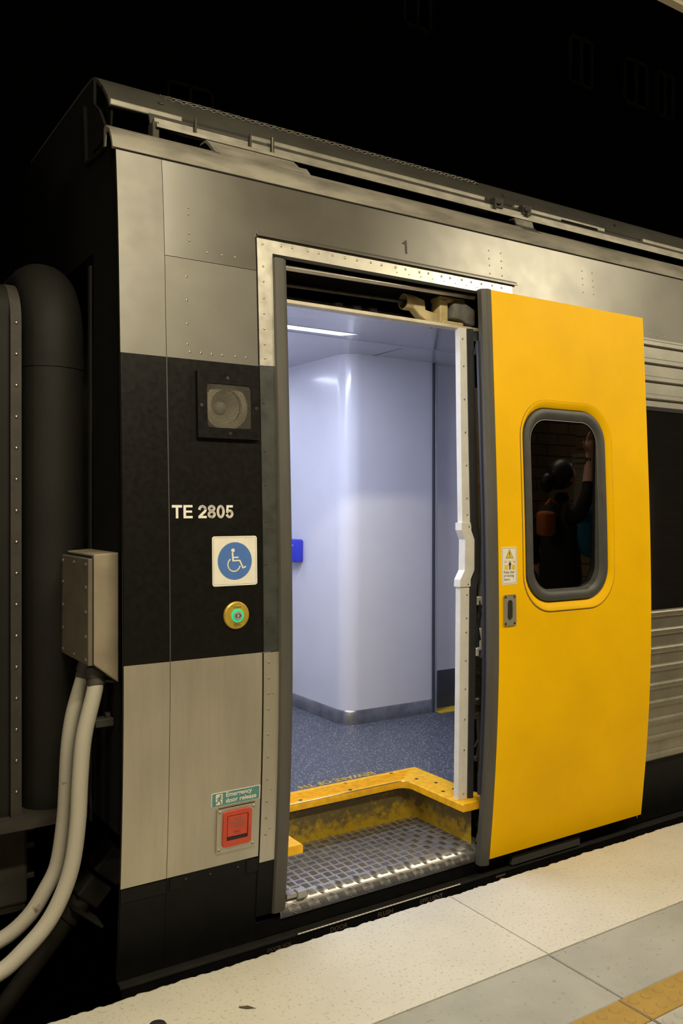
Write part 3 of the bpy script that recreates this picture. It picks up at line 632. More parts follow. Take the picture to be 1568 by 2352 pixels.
# white trim post with the grab recess, dark rubber edge behind it
PX = [(2.262, 1.486, 1.522), (1.80, 1.494, 1.534), (1.432, 1.502, 1.545)]
def post(name, zs, mt, y0, y1, dx=0.0, label=None):
    return MB().slab([[(x0+dx, y0, z) , (x1+dx, y0, z)] for z, x0, x1 in zs], (0, y1-y0, 0)).build(name, mt, car, bevel=0.0, label=label)
post('trim_post', PX, 'trimwhite', 0.100, 0.13, label='off white trim post at the doorway')
post('trim_post', [(1.178, 1.492, 1.542), (0.72, 1.489, 1.538), (0.258, 1.483, 1.531)], 'trimwhite', 0.100, 0.13)
mb = MB(); prof = [(1.437, 1.494, 1.548), (1.405, 1.494, 1.548), (1.365, 1.514, 1.566), (1.235, 1.512, 1.566), (1.195, 1.488, 1.545), (1.165, 1.486, 1.545)]
mb.slab([[(x0, 0.095, z), (x1, 0.095, z)] for z, x0, x1 in prof], (0, 0.04, 0)); mb.build('grab_recess', 'trimwhite', car, label='stepped grab recess in the trim post')
sm = None
for z, x in ((2.215, 1.50), (2.10, 1.507), (1.96, 1.512), (1.82, 1.518), (1.68, 1.523), (1.54, 1.527), (1.47, 1.529), (1.42, 1.535), (1.175, 1.53), (1.13, 1.528), (1.03, 1.526), (0.97, 1.524), (0.85, 1.522), (0.73, 1.52), (0.60, 1.517), (0.47, 1.514), (0.285, 1.511)):
    p = Vector((x, 0.0995 if not 1.16 < z < 1.44 else 0.0945, z))
    if sm is None: sm = rivet_mesh(0.0042, 0.002).build('trim_screw', 'alu', car, 60, origin=(0, 0, 0)); sm.location = p-org(car)
    else: copy_at(sm, p, car)
mb = MB(); mb.slab([[(a, 0.092, z), (b, 0.085, z)] for z, a, b in ((2.26, 1.522, 1.548), (1.80, 1.534, 1.566), (1.43, 1.545, 1.580), (1.365, 1.566, 1.592), (1.235, 1.566, 1.592), (1.16, 1.545, 1.572), (0.72, 1.538, 1.562), (0.255, 1.531, 1.553))], (0, 0.05, 0)); mb.build('edge_rubber', 'rubber_dark', car, label='dark rubber edge behind the trim post')

TZ, FZ = 0.07, 0.26
# step: tread of chequer plate with a rolled front, risers, yellow nosing
P = []
for x in lin(0.60, 1.60, 21):
    P.append([(x, 0.60, TZ), (x, 0.10, TZ)]+[(x, 0.10-0.048*math.sin(R(a)), TZ-0.048*(1-math.cos(R(a)))) for a in range(12, 84, 10)]+[(x, 0.052, 0.012)])
MT['tread'] = mat('worn chequer plate', (0.60, 0.59, 0.57), 0.36, 0.85, var=0.25, vscale=8, rvar=0.06)
MT['tread_bar'] = mat('chequer bars', (0.24, 0.23, 0.22), 0.42, 0.7, var=0.3, vscale=10)
MB().slab(P, (0, 0.004, -0.008)).build('step_tread', 'tread', car, 50, 'chequer plate step with rolled front edge')
mb = MB(); c = 0.041; nx = int(0.98/c)
def tp(x, s_):                                       # s_ = distance from the back of the tread, rolls over the front edge
    d = s_-0.395
    if d <= 0: return Vector((x, 0.10+0.395-s_, TZ)), Vector((0, -1, 0)), Vector((0, 0, 1))
    r_ = 0.048; a = min(d/r_, 1.45)
    e = max(0, d-1.45*r_)
    return Vector((x, 0.10-r_*math.sin(a)-e*0.05, TZ-r_*(1-math.cos(a))-e)), Vector((0, -math.cos(a), -math.sin(a))), Vector((0, -math.sin(a), math.cos(a)))
nrow = 12
for i in range(nx):
    for j in range(nrow):
        cx = 0.62+i*c; cs = 0.012+j*c
        q, tv, nv = tp(cx, cs); hor = (i+j) % 2 == 0
        for k in range(5):
            o = (k-2)*c*0.17
            if hor: ctr, dirv, wv = q+tv*o, Vector((1, 0, 0)), tv
            else: ctr, dirv, wv = q+Vector((o, 0, 0)), tv, Vector((1, 0, 0))
            if j*c > 0.38: dirv = (dirv+wv*0.55).normalized()
            hl = c*0.42; hw = c*0.056; hh = 0.0028
            A = [ctr-dirv*hl, ctr-wv*hw, ctr+dirv*hl, ctr+wv*hw]; t_ = [ctr-dirv*hl*0.6+nv*hh, ctr+dirv*hl*0.6+nv*hh]
            mb.add(A+t_, [(0, 1, 5, 4), (1, 2, 5), (2, 3, 4, 5), (3, 0, 4)])
mb.build('chequer_bars', 'tread_bar', car, kind='stuff')
# U-shaped riser and nosing path (plan view), from the left wing round the back to the right wing
def upath(xl, xr, yb, yf, r, n=7):
    pts = [(xl, yf), (xl, yb-r)]+[(xl+r-r*math.cos(R(90*k/n)), yb-r+r*math.sin(R(90*k/n))) for k in range(1, n)]+[(xl+r, yb), (xr-r, yb)]
    pts += [(xr-r+r*math.sin(R(90*k/n)), yb-r+r*math.cos(R(90*k/n))) for k in range(1, n)]+[(xr, yb-r), (xr, yf)]
    return pts
ri = upath(0.645, 1.547, 0.475, 0.09, 0.05)
mb = MB(); mb.grid([[(x, y, TZ-0.004) for x, y in ri], [(x, y, 0.12) for x, y in ri], [(x, y, FZ-0.02) for x, y in ri]]); mb.build('step_riser', 'yellow_riser', car, 40, 'dirt streaked yellow step riser')
n_in = upath(0.69, 1.462, 0.437, 0.045, 0.05); n_out = upath(0.55, 1.615, 0.57, 0.045, 0.01)
P = []
for (a, b), (c2, d2) in zip(n_in, n_out):
    def L2(t): return (a+(c2-a)*t, b+(d2-b)*t)
    P.append([(*L2(1), FZ+0.003), (*L2(0.03), FZ+0.003), (*L2(0.0), FZ-0.002), (*L2(0.0), FZ-0.029), (*L2(0.3), FZ-0.030), (*L2(1), FZ-0.030)])
mb = MB(); mb.grid(P, closed_v=True); mb.add(P[0], [tuple(range(6))]); mb.add(P[-1], [tuple(range(6))]); nose = mb.build('step_nosing', 'yellow_dirty', car, 40, 'scuffed yellow step nosing')
mb = MB()
for k in range(6):
    y = 0.462+k*0.0145; mb.box((0.74+k*0.006, y, FZ+0.003), (1.47+k*0.016, y+0.0035, FZ+0.0052))
mb.build('grip_rib', 'yellow_dirty', nose)
mb = MB().tube([(x, y-0.001, FZ+0.0025) for x, y in n_in[2:-3]], 0.0016, 5); mb.build('nosing_edge', 'alu', nose)
ns = None
for p in ((1.46, 0.545), (1.20, 0.54), (1.17, 0.455), (0.90, 0.54), (0.92, 0.46), (1.51, 0.42), (1.55, 0.33), (1.56, 0.22), (1.50, 0.22)):
    p = Vector((*p, FZ+0.003))
    if ns is None: ns = MB().lathe((0, 0, 0), (0, 0, 1), [(0.009, 0), (0.008, 0.0015), (0.0001, 0.0015)], 10).build('nosing_screw', 'darkmetal', nose, 40, origin=(0, 0, 0)); ns.location = p-org(nose)
    else: copy_at(ns, p, nose)
mb = MB().box((0.63, 0.058, TZ-0.006), (0.690, 0.10, TZ+0.012)).box((0.672, 0.050, TZ-0.012), (0.715, 0.085, TZ+0.018)); mb.build('guide_bracket', 'bright_bar', car, bevel=0.004)

# ------------------------------------------------------------------ vestibule inside the doorway (the room behind the door)
MB().box((0.40, 0.475, FZ-0.05), (3.0, 2.82, FZ)).build('floor', 'vinyl', None, label='speckled blue vinyl vestibule floor', kind='structure')
MB().box((1.547, 0.15, FZ-0.05), (3.0, 0.475, FZ-0.001)).build('floor_side', 'vinyl', None, label='vinyl floor strip beside the step', kind='structure')
vc = thing('ceiling_vestibule', (1.5, 1.2, 2.3), 'pale glossy vestibule ceiling', kind='structure')
mb = MB(); mb.slab([[(0.40, 0.155, 2.265), (0.40, 0.78, 2.342)], [(3.0, 0.155, 2.265), (3.0, 0.78, 2.342)]], (0, 0, 0.02)); mb.slab([[(0.40, 0.94, 2.362), (0.40, 1.06, 2.377)], [(3.0, 0.94, 2.362), (3.0, 1.06, 2.377)]], (0, 0, 0.02))
mb.slab([[(1.44, 0.78, 2.342), (1.44, 0.94, 2.362)], [(3.0, 0.78, 2.342), (3.0, 0.94, 2.362)]], (0, 0, 0.02)); mb.build('ceiling_panel', 'ceil', vc)
MB().slab([[(0.40, 1.061, 2.3762), (0.40, 2.82, 2.385)], [(3.0, 1.061, 2.3762), (3.0, 2.82, 2.385)]], (0, 0, 0.02)).build('ceiling_panel', 'ceil', vc)
MB().box((1.94, 1.1, 2.3758), (1.944, 1.39, 2.377)).build('ceiling_seam', 'darkpanel', vc)
vl = thing('ceiling_light', (1.1, 0.86, 2.35), 'recessed strip light glowing in the vestibule ceiling', 'lamp')
MB().slab([[(0.42, 0.785, 2.350), (0.42, 0.935, 2.368)], [(1.435, 0.785, 2.350), (1.435, 0.935, 2.368)]], (0, 0, 0.01)).build('diffuser', 'diffuser', vl)
mb = MB(); mb.box((0.42, 0.776, 2.3405), (1.45, 0.786, 2.352)); mb.box((0.42, 0.934, 2.3595), (1.45, 0.944, 2.372)); mb.slab([[(1.435, 0.776, 2.341), (1.435, 0.944, 2.361)], [(1.45, 0.776, 2.341), (1.45, 0.944, 2.361)]], (0, 0, 0.012)); mb.build('frame', 'alu', vl)
wl = thing('wall_partition', (1.76, 1.39, FZ), 'lavender white partition with rounded corner inside the carriage', kind='structure')
rc = 0.10; cp = [(2.385, 1.392)]+[(1.76+rc, 1.392)]+[(1.76+rc-rc*math.sin(R(90*k/8)), 1.392+rc-rc*math.cos(R(90*k/8))) for k in range(1, 8)]+[(1.76, 1.392+rc), (1.76, 2.82)]
mb = MB(); mb.grid([[(x, y, z) for x, y in cp] for z in (FZ+0.076, 1.3, 2.40)]); mb.build('wall_panel', 'panel', wl, 50)
def outset(pts, d):
    out = []
    for i, p in enumerate(pts):
        a = Vector(pts[max(i-1, 0)]); b = Vector(pts[min(i+1, len(pts)-1)]); t = (b-a).normalized(); out.append((p[0]-t.y*(-d)*-1, p[1]+t.x*d*1))
    return out
cpo = [(x-0.007 if x < 1.80 else x, y-0.007 if y < 1.45 else y) for x, y in cp]
mb = MB(); mb.grid([[(x, y, z) for x, y in cpo] for z in (FZ, FZ+0.07)]); mb.grid([[(x, y, FZ+0.07) for x, y in cpo], [(x, y, FZ+0.08) for x, y in cp]]); mb.build('baseboard_partition', 'skirting', wl, 50)
MB().box((2.383, 1.378, FZ), (2.395, 1.46, 2.375)).build('trim_strip', 'darkpanel', wl)
MB().box((2.395, 1.376, FZ), (2.412, 1.40, 2.375)).build('trim_strip', 'alu', wl, bevel=0.003)
MB().box((2.40, 1.45, FZ+0.235), (3.0, 1.47, 2.39)).build('wall_panel', 'panel', wl)
MB().box((2.40, 1.446, FZ), (3.0, 1.47, FZ+0.235)).build('kick_panel', 'darkpanel', wl)
MB().box((2.412, 1.34, FZ), (3.0, 1.445, FZ+0.004)).build('threshold_strip', 'yellow_strip', wl)
mb = MB().box((0.38, 0.16, FZ), (0.40, 2.82, 2.40)); mb.box((2.98, 0.12, FZ), (3.0, 2.82, 2.40)); mb.box((0.38, 2.80, FZ), (3.0, 2.82, 2.40)); mb.build('wall_inner', 'panel', None, label='pale inner walls of the vestibule', kind='structure')
MB().box((1.646, 0.14, FZ), (3.0, 0.155, 2.27)).build('wall_pocket', 'panel', None, label='pale door pocket wall inside the vestibule', kind='structure')
bl = thing('blue_dispenser', (1.73, 1.95, 1.17), 'small bright blue plastic dispenser on the lavender partition', 'dispenser')
MB().box((1.70, 1.865, 1.165), (1.76, 2.03, 1.305)).build('body', 'blue_plastic', bl, 40, bevel=0.012)
MB().box((1.697, 1.89, 1.268), (1.7005, 1.97, 1.272)).build('label_line', 'signwhite', bl)
text('floor_lettering', 'BEWARE OF TH', 'yellow_print', car, 0, 0, 0.058, 0, fn=lambda a, b: (1.405-a*0.99, 0.626-b*1.0, FZ+0.0012), bold=0.03, label='yellow floor lettering reading beware of')

# ------------------------------------------------------------------ lettering and devices on the body side
def numerals():
    k = 0.221/139; h = 0.0442; z0 = 1.4637; sw = 0.0086; mb = MB(); X = lambda px: 0.167+(px-391)*k
    def st(pts, w_=sw): stroke(mb, pts, w_, onside, 0.0, 0.0012)
    def arc(cx, cz, rx, rz, a0, a1, n=14): return [(cx+rx*math.cos(R(a0+(a1-a0)*i/n)), cz+rz*math.sin(R(a0+(a1-a0)*i/n))) for i in range(n+1)]
    def bar(x0, x1, za, zb): mb.prism([(x0, za), (x1, za), (x1, zb), (x0, zb)], onside, 0.0, 0.0012)
    a, b = X(390.5), X(413); bar(a, b, z0+h-sw, z0+h); bar((a+b)/2-sw/2, (a+b)/2+sw/2, z0, z0+h)
    a, b = X(416), X(436.5); bar(a, a+sw*1.05, z0, z0+h); bar(a, b, z0+h-sw*0.9, z0+h); bar(a, b-0.002, z0+h/2-sw*0.38, z0+h/2+sw*0.45); bar(a, b, z0, z0+sw*0.9)
    a, b = X(449.5), X(468.5); c = (a+b)/2; rx = (b-a)/2-sw/2; bar(a, b, z0, z0+sw*0.92)
    st(arc(c, z0+h-0.0152, rx, 0.0152-sw/2, 172, -12)+[(c+rx*0.80, z0+h-0.0215), (c+0.0005, z0+0.0155), (a+sw*0.55, z0+0.0055)])
    a, b = X(471), X(489.5); c = (a+b)/2; rx = (b-a)/2-sw/2; zt = z0+h-0.0112; zb = z0+0.0128
    st(arc(c, zt, rx-0.0012, 0.0112-sw*0.47, 0, 360, 22)); st(arc(c, zb, rx, 0.0128-sw*0.47, 0, 360, 22))
    a, b = X(492), X(510.5); c = (a+b)/2; rx = (b-a)/2-sw/2; st(arc(c, z0+h/2, rx, h/2-sw*0.46, 0, 360, 28))
    a, b = X(513), X(531); c = (a+b)/2; rx = (b-a)/2-sw/2; bar(a+0.003, b-0.0015, z0+h-sw*0.92, z0+h)
    st([(a+0.0075, z0+h-sw*0.5), (a+0.0052, z0+h*0.46)], sw*0.9); st([(a+0.0055, z0+h*0.46)]+arc(c, z0+0.0145, rx, 0.0145-sw*0.47, 140, -160, 20))
    return mb.build('number_lettering', 'white_print', car, label='white carriage number TE 2805')
numerals()
mb = MB().prism([(1.1690, 2.513), (1.1775, 2.513), (1.1775, 2.5665), (1.1715, 2.5665), (1.1690, 2.5605)], onside, 0.0, 0.0015).prism([(1.1570, 2.5490), (1.1690, 2.5505), (1.1715, 2.5665), (1.1660, 2.5585), (1.1570, 2.5560)], onside, 0.0, 0.0015); mb.build('door_number', 'black_print', car, label='black door number above the doorway')
mb = MB().prism([(2.596, -0.020), (2.600, -0.020), (2.606, 0.013), (2.602, 0.013)], onside, -0.008, -0.0065).prism([(2.592, 0.004), (2.603, 0.007), (2.606, 0.013), (2.600, 0.009)], onside, -0.008, -0.0065); mb.build('skirt_number', 'white_print', car, label='small white number on the skirt')
def low(x0, z0, sl=0.03): return lambda a, b: (x0+a, 0.0305+(-(z0+b)-0.066)*0.066, z0+b)
text('skirt_lettering', 'DOOR ISOL.', 'brown_print', car, 0, 0, 0.019, 0, fn=low(0.535, -0.089), label='faded lettering door isol')
text('skirt_lettering', 'DOOR\nPRESSURE', 'brown_print', car, 0, 0, 0.026, 0, fn=low(0.80, -0.088), label='faded lettering door pressure')
text('skirt_lettering', 'FLUSH', 'brown_print', car, 0, 0, 0.026, 0, fn=low(1.018, -0.088), bold=0.01, label='faded lettering flush')
text('skirt_lettering', 'EFFLUENT', 'brown_print', car, 0, 0, 0.026, 0, fn=low(1.225, -0.088), bold=0.01, label='faded lettering effluent')
f_ = low(0, 0); lowfn = lambda a, b, d: (a, 0.0315+(-b-0.066)*0.066-d, b)
mb = MB().prism([(1.64, -0.105), (1.69, -0.105), (1.665, -0.082)], lowfn, 0, 0.001).prism([(1.635, -0.078), (1.69, -0.078), (1.69, -0.071), (1.635, -0.071)], lowfn, 0, 0.001); mb.build('skirt_mark', 'brown_print', car)

# loudspeaker
sp = thing('loudspeaker', (0.376, 0.03, 1.735), 'square black loudspeaker with perforated grille above the carriage number', 'loudspeaker')
mb = MB(); holed_sheet(mb, 0.258, 0.491, 1.736, 1.962, 0.293, 0.460, 1.772, 1.923, 0.012, 0.016, 0.016, 4); mb.build('frame', 'black', sp, 30)
panel_y = lambda z: py(z)
mb = MB(); r_ = 0.0026; pt = 0.0052; z = 1.7735; j = 0
while z < 1.923:
    x = 0.2945+(pt/2 if j % 2 else 0)
    while x < 0.4595:
        y = py(z)-0.0125
        O = [(x+0.00305*math.cos(R(60*k+30)), y, z+0.00305*math.sin(R(60*k+30))) for k in range(6)]; I = [(x+0.0020*math.cos(R(60*k+30)), y, z+0.0020*math.sin(R(60*k+30))) for k in range(6)]
        mb.add(O+I, [(k, (k+1) % 6, (k+1) % 6+6, k+6) for k in range(6)]); x += pt
    z += pt*0.866; j += 1
mb.build('grille', 'mesh', sp, kind='stuff')
MB().lathe((0.376, 0.045, 1.848), (0, -1, 0), [(0.082, -0.012), (0.082, 0.006), (0.072, 0.010), (0.060, 0.010), (0.057, 0.0)], 36).build('driver_rim', 'coneplate', sp, 40)
MB().lathe((0.370, 0.045, 1.848), (0, -1, 0), [(0.058, 0.004), (0.054, 0.002), (0.024, -0.035), (0.022, -0.028), (0.016, -0.022), (0.0001, -0.019)], 36).build('cone', 'cone', sp, 40)
mb = MB().box((0.275, 0.085, 1.755), (0.477, 0.09, 1.941)); mb.box((0.275, 0.034, 1.755), (0.28, 0.09, 1.941)); mb.box((0.472, 0.034, 1.755), (0.477, 0.09, 1.941)); mb.box((0.275, 0.034, 1.755), (0.477, 0.09, 1.76)); mb.box((0.275, 0.034, 1.936), (0.477, 0.09, 1.941)); mb.build('back_box', 'rubber_dark', sp)
s0 = None
for x, z in ((0.370, 1.944), (0.272, 1.845), (0.478, 1.846), (0.376, 1.753)):
    p = Vector((x, py(z)-0.016, z))
    if s0 is None: s0 = MB().lathe((0, 0, 0), (0, -1, 0), [(0.0062, 0), (0.0056, 0.002), (0.003, 0.0022), (0.0025, 0.0008), (0.0001, 0.0008)], 12).build('screw', 'darkmetal', sp, 40, origin=(0, 0, 0)); s0.location = p-org(sp)
    else: copy_at(s0, p, sp)

# accessibility sign
sg = thing('accessibility_sign', (0.393, 0.01, 1.231), 'white square sticker with blue disc and wheelchair symbol', 'sign')
plate('backing', rrect(0.3085, 0.4785, 1.231, 1.4015, 0.009, 5), 'signwhite', sg, 0.0, 0.0016)
mb = MB(); stroke(mb, rrect(0.3135, 0.4735, 1.236, 1.3965, 0.006, 3), 0.0007, onside, 0.0014, 0.0019, True); mb.build('border_line', 'signblue', sg)
plate('disc', disc(0.393, 1.316, 0.0645, 0.0645, 48), 'signblue', sg, 0.0014, 0.0022)
K = 0.0645; ic = lambda px, py_: (0.393+(px-627)/131*K, 1.316-(py_-1640)/145*K)
mb = MB(); mb.prism(disc(*ic(612, 1558), 0.0068, 0.0066, 16), onside, 0.002, 0.003)
for pts, wd in (([ (608, 1578), (612, 1640)], 0.0062), ([(612, 1613), (652, 1613)], 0.0048), ([(611, 1638), (664, 1638), (688, 1696), (709, 1686)], 0.0050)):
    stroke(mb, [ic(*p) for p in pts], wd, onside, 0.002, 0.003)
stroke(mb, [ic(619+47*math.cos(R(a)), 1668+52*math.sin(R(a))) for a in range(232, 12, -12)], 0.0046, onside, 0.002, 0.003)
mb.build('wheelchair_symbol', 'signwhite', sg)

# door open button
bt = thing('door_button', (0.396, 0.003, 1.083), 'round yellow brass door button with green lit ring', 'button')
yb = py(1.129)
MB().lathe((0.396, yb, 1.129), (0, -1, 0), [(0.048, 0), (0.047, 0.006), (0.043, 0.009), (0.030, 0.009), (0.026, 0.011), (0.0001, 0.011)], 40).build('face_plate', 'brass', bt, 30)
MB().lathe((0.396, yb, 1.129), (0, -1, 0), [(0.0155, 0.011), (0.0155, 0.0155), (0.0225, 0.0155), (0.0235, 0.011)], 32).build('lit_ring', 'green_led', bt, 30)
MB().lathe((0.396, yb, 1.129), (0, -1, 0), [(0.0165, 0.011), (0.0165, 0.017), (0.015, 0.018), (0.0001, 0.018)], 32).build('push_button', 'button', bt, 30)
bf = lambda a, b, d: (a, yb-d, b)
mb = MB()
stroke(mb, [(0.3925, 1.136), (0.3865, 1.129), (0.3925, 1.122)], 0.003, bf, 0.0178, 0.0186); stroke(mb, [(0.3995, 1.136), (0.4055, 1.129), (0.3995, 1.122)], 0.003, bf, 0.0178, 0.0186); mb.build('arrows', 'black_print', bt)
text('open_lettering', 'Open', 'black_print', bt, 0, 0, 0.0125, 0, fn=lambda a, b: (0.396+a, yb-0.0116, 1.1545+b), align='CENTER')
text('open_lettering', 'Open', 'black_print', bt, 0, 0, 0.0125, 0, fn=lambda a, b: (0.396+a, yb-0.0116, 1.0935+b), align='CENTER')
mb = MB()
for k in range(8): 
    for zc in (1.1685, 1.0845): mb.lathe((0.386+0.0028*k, yb-0.009, zc+0.0018*(k % 2)), (0, -1, 0), [(0.0009, 0), (0.0001, 0.001)], 6)
mb.build('braille_dots', 'darkmetal', bt, kind='stuff')

# emergency door release and its sign
es = thing('emergency_sign', (0.404, 0.02, 0.474), 'teal running man sign reading emergency door release', 'sign')
plate('backing', rrect(0.3095, 0.3185, 0.478, 0.524, 0.003, 3), 'signwhite', es, 0.0, 0.001)
plate('border', rrect(0.314, 0.4965, 0.4755, 0.5245, 0.003, 3), 'signwhite', es, 0.0, 0.0012)
plate('teal_panel', rrect(0.3125, 0.4925, 0.4775, 0.5225, 0.002, 3), 'teal', es, 0.001, 0.002)
plate('pictogram_panel', rrect(0.3255, 0.3505, 0.482, 0.519, 0.001, 2), 'signwhite', es, 0.0018, 0.0026)
mb = MB(); mb.prism(disc(0.343, 0.5135, 0.0035, 0.0035, 12), onside, 0.0024, 0.0034)
for pts, wd in (([(0.342, 0.509), (0.337, 0.499)], 0.006), ([(0.337, 0.499), (0.343, 0.492), (0.345, 0.484)], 0.004), ([(0.336, 0.500), (0.331, 0.491), (0.323, 0.489)], 0.004), ([(0.342, 0.508), (0.334, 0.508), (0.330, 0.502)], 0.0028), ([(0.341, 0.507), (0.346, 0.500)], 0.0028)):
    stroke(mb, pts, wd, onside, 0.0024, 0.0034)
mb.build('running_man', 'teal', es)
text('sign_lettering', 'Emergency', 'signwhite', es, 0.3625, 0.5055, 0.0225, 0.0026, bold=0.02, sx=1.0)
text('sign_lettering', 'door release', 'signwhite', es, 0.3625, 0.4845, 0.0225, 0.0026, bold=0.02, sx=1.02)
er = thing('emergency_release', (0.405, 0.02, 0.312), 'red emergency door release set in a screwed steel plate', 'release handle')
plate('mounting_plate', rrect(0.331, 0.4795, 0.312, 0.4675, 0.004, 3), 'steel_low', er, 0.0, 0.007, bevel=0.0)
mb = MB(); A = ring_pts(0.350, 0.4625, 0.328, 0.456, 0.013, 72); B = ring_pts(0.366, 0.4475, 0.350, 0.439, 0.002, 72, (0.350+0.4625)/2, (0.328+0.456)/2)
rows_ = [[(x, py(z)-0.006, z) for x, z in A], [(x, py(z)-0.0125, z) for x, z in ring_pts(0.352, 0.4605, 0.330, 0.454, 0.012, 72)], [(x, py(z)-0.0125, z) for x, z in B], [(x, py(z)+0.012, z) for x, z in B]]
mb.grid(rows_, closed_v=True); mb.build('red_surround', 'red', er, 40)
MB().prism([(0.364, 0.348), (0.450, 0.348), (0.450, 0.441), (0.364, 0.441)], onside, 0.0066, 0.0074).build('recess_shadow', 'rubber_dark', er)  # dark sheet over the plate, painting the shadow inside the recess
mb = MB().prism([(0.3685, 0.364), (0.4450, 0.364), (0.4450, 0.437), (0.3685, 0.437)], onside, -0.002, 0.0115); mb.build('flap', 'red', er, bevel=0.002)
for i, (tx, zz) in enumerate((('DOOR', 0.4215), ('EMERGENCY', 0.4085), ('RELEASE', 0.3955), ('PULL', 0.3745))):
    text('flap_lettering', tx, 'reddark' if i == 3 else 'rivet_low', er, 0.407, zz, 0.0115, 0.0125, align='CENTER')
rs = None
for x, z in ((0.3415, 0.4565), (0.470, 0.4565), (0.470, 0.3235), (0.3415, 0.3235)):
    p = Vector((x, py(z)-0.007, z))
    if rs is None: rs = rivet_mesh(0.0058, 0.004).build('screw', 'screw', er, 60, origin=(0, 0, 0)); rs.location = p-org(er)
    else: copy_at(rs, p, er)

# ------------------------------------------------------------------ sliding door, slid open along the outside of the body
dr = thing('sliding_door', (2.06, 0.0, 0.03), 'yellow sliding door with rounded window standing open along the carriage side', 'door')
DX0, DX1, DZ0, DZ1, DO = 1.572, 2.548, 0.026, 2.412, 0.052
WX0, WX1, WZ0, WZ1 = 1.713, 2.288, 1.052, 1.970
mb = MB(); holed_sheet(mb, DX0, DX1, DZ0, DZ1, WX0, WX1, WZ0, WZ1, 0.165, DO, 0.040, 8); mb.build('door_leaf', 'yellow', dr, 30)
def loft(mb, rings): return mb.grid([[(x, py(z)-o, z) for x, z in ring_pts(a, b, c, d, r, 120, (WX0+WX1)/2, (WZ0+WZ1)/2)] for a, b, c, d, r, o in rings], closed_v=True)
mb = MB(); loft(mb, [(WX0, WX1, WZ0, WZ1, 0.165, DO-0.001), (WX0+0.003, WX1-0.003, WZ0+0.003, WZ1-0.003, 0.163, DO+0.003), (WX0+0.010, WX1-0.010, WZ0+0.012, WZ1-0.010, 0.158, DO+0.002), (WX0+0.022, WX1-0.032, WZ0+0.038, WZ1-0.032, 0.145, DO-0.014), (WX0+0.024, WX1-0.034, WZ0+0.042, WZ1-0.035, 0.142, DO-0.026)]); mb.build('window_recess', 'yellow', dr, 40, 'yellow moulded recess around the window')
mb = MB(); loft(mb, [(WX0-0.0035, WX1+0.0015, WZ0-0.0035, WZ1+0.0005, 0.168, DO+0.0008), (WX0-0.0005, WX1, WZ0-0.0005, WZ1, 0.166, DO+0.0012)]); mb.build('recess_joint', 'debris', dr, 40)
gx0, gx1, gz0, gz1 = WX0+0.024, WX1-0.034, WZ0+0.042, WZ1-0.035
mb = MB(); loft(mb, [(gx0, gx1, gz0, gz1, 0.142, DO-0.024), (gx0+0.002, gx1-0.002, gz0+0.002, gz1-0.002, 0.140, DO-0.006), (gx0+0.012, gx1-0.012, gz0+0.012, gz1-0.012, 0.132, DO-0.001), (gx0+0.034, gx1-0.034, gz0+0.036, gz1-0.034, 0.112, DO-0.004), (gx0+0.043, gx1-0.046, gz0+0.046, gz1-0.046, 0.104, DO-0.014), (gx0+0.047, gx1-0.050, gz0+0.050, gz1-0.050, 0.100, DO-0.048)]); mb.build('window_gasket', 'gasket', dr, 40, 'dark grey rubber window gasket')
wx0, wx1, wz0, wz1 = gx0+0.044, gx1-0.047, gz0+0.047, gz1-0.047
ringo = ring_pts(wx0, wx1, wz0, wz1, 0.10, 120); cx, cz = (wx0+wx1)/2, (wz0+wz1)/2
rows_ = [[(cx+(x-cx)*t, py(wz1)-DO+0.017, cz+(z-cz)*t) for x, z in ringo] for t in (1, 0.5, 0.001)]
mb = MB(); mb.grid(rows_, closed_v=True); mb.build('window_pane', 'glass', dr, 60, 'dark tinted glass with faint reflections')
mb = MB(); loft(mb, [(wx0+0.001, wx1-0.001, wz0+0.001, wz1-0.001, 0.099, DO-0.0135), (wx0+0.004, wx1-0.004, wz0+0.004, wz1-0.004, 0.097, DO-0.0135)]); mb.build('pane_edge', 'alu', dr, 40)
# rubber leading edge with flutes, and inner flap
P = []
for z in lin(0.0, 2.415, 30):
    y = py(z)-DO; row = []
    for k in range(13):
        t = k/12; x = 1.572-0.041*t; yy = y+0.002+0.030*max(0, t-0.35)**1.6-0.0016*abs(math.sin(k*math.pi/3))
        row.append((x, yy, z))
    row += [(1.532, y+0.042, z), (1.54, y+0.05, z), (1.572, y+0.045, z)]
    P.append(row)
mb = MB(); mb.grid(P, closed_v=True); mb.add(P[-1], [tuple(range(16))]); mb.add(P[0], [tuple(range(16))]); mb.build('edge_seal', 'rubber', dr, 40, 'fluted grey rubber leading edge')
MT['rubber_blue'] = mat('bluish black rubber', (0.018, 0.020, 0.035), 0.5, var=0.2)
mb = MB(); mb.slab([[(1.525, py(z)-DO+0.040, z), (1.54, py(z)-DO+0.036, z)] for z in lin(0.3, 2.2, 16)], (0, 0.012, 0)); mb.build('inner_flap', 'rubber_blue', dr, 40)
ondoor = lambda a, b, d: (a, py(b)-DO-d, b)
def dplate(name, poly, mt, parent, d0, d1, label=None, bevel=0): return MB().prism(poly, ondoor, d0, d1).build(name, mt, parent, 0, label, bevel=bevel)
st = dplate('warning_sticker', rrect(1.5885, 1.674, 1.180, 1.337, 0.007, 4), 'signwhite', dr, 0.0, 0.0012, 'white warning sticker reading keep clear of moving doors')
mb = MB(); stroke(mb, rrect(1.5925, 1.670, 1.186, 1.332, 0.005, 3), 0.0009, ondoor, 0.001, 0.0015, True); mb.build('border_line', 'black_print', st)
mb = MB().prism([(1.610, 1.2895), (1.655, 1.2895), (1.6325, 1.3285)], ondoor, 0.0008, 0.0014); mb.build('triangle_outline', 'black_print', st)
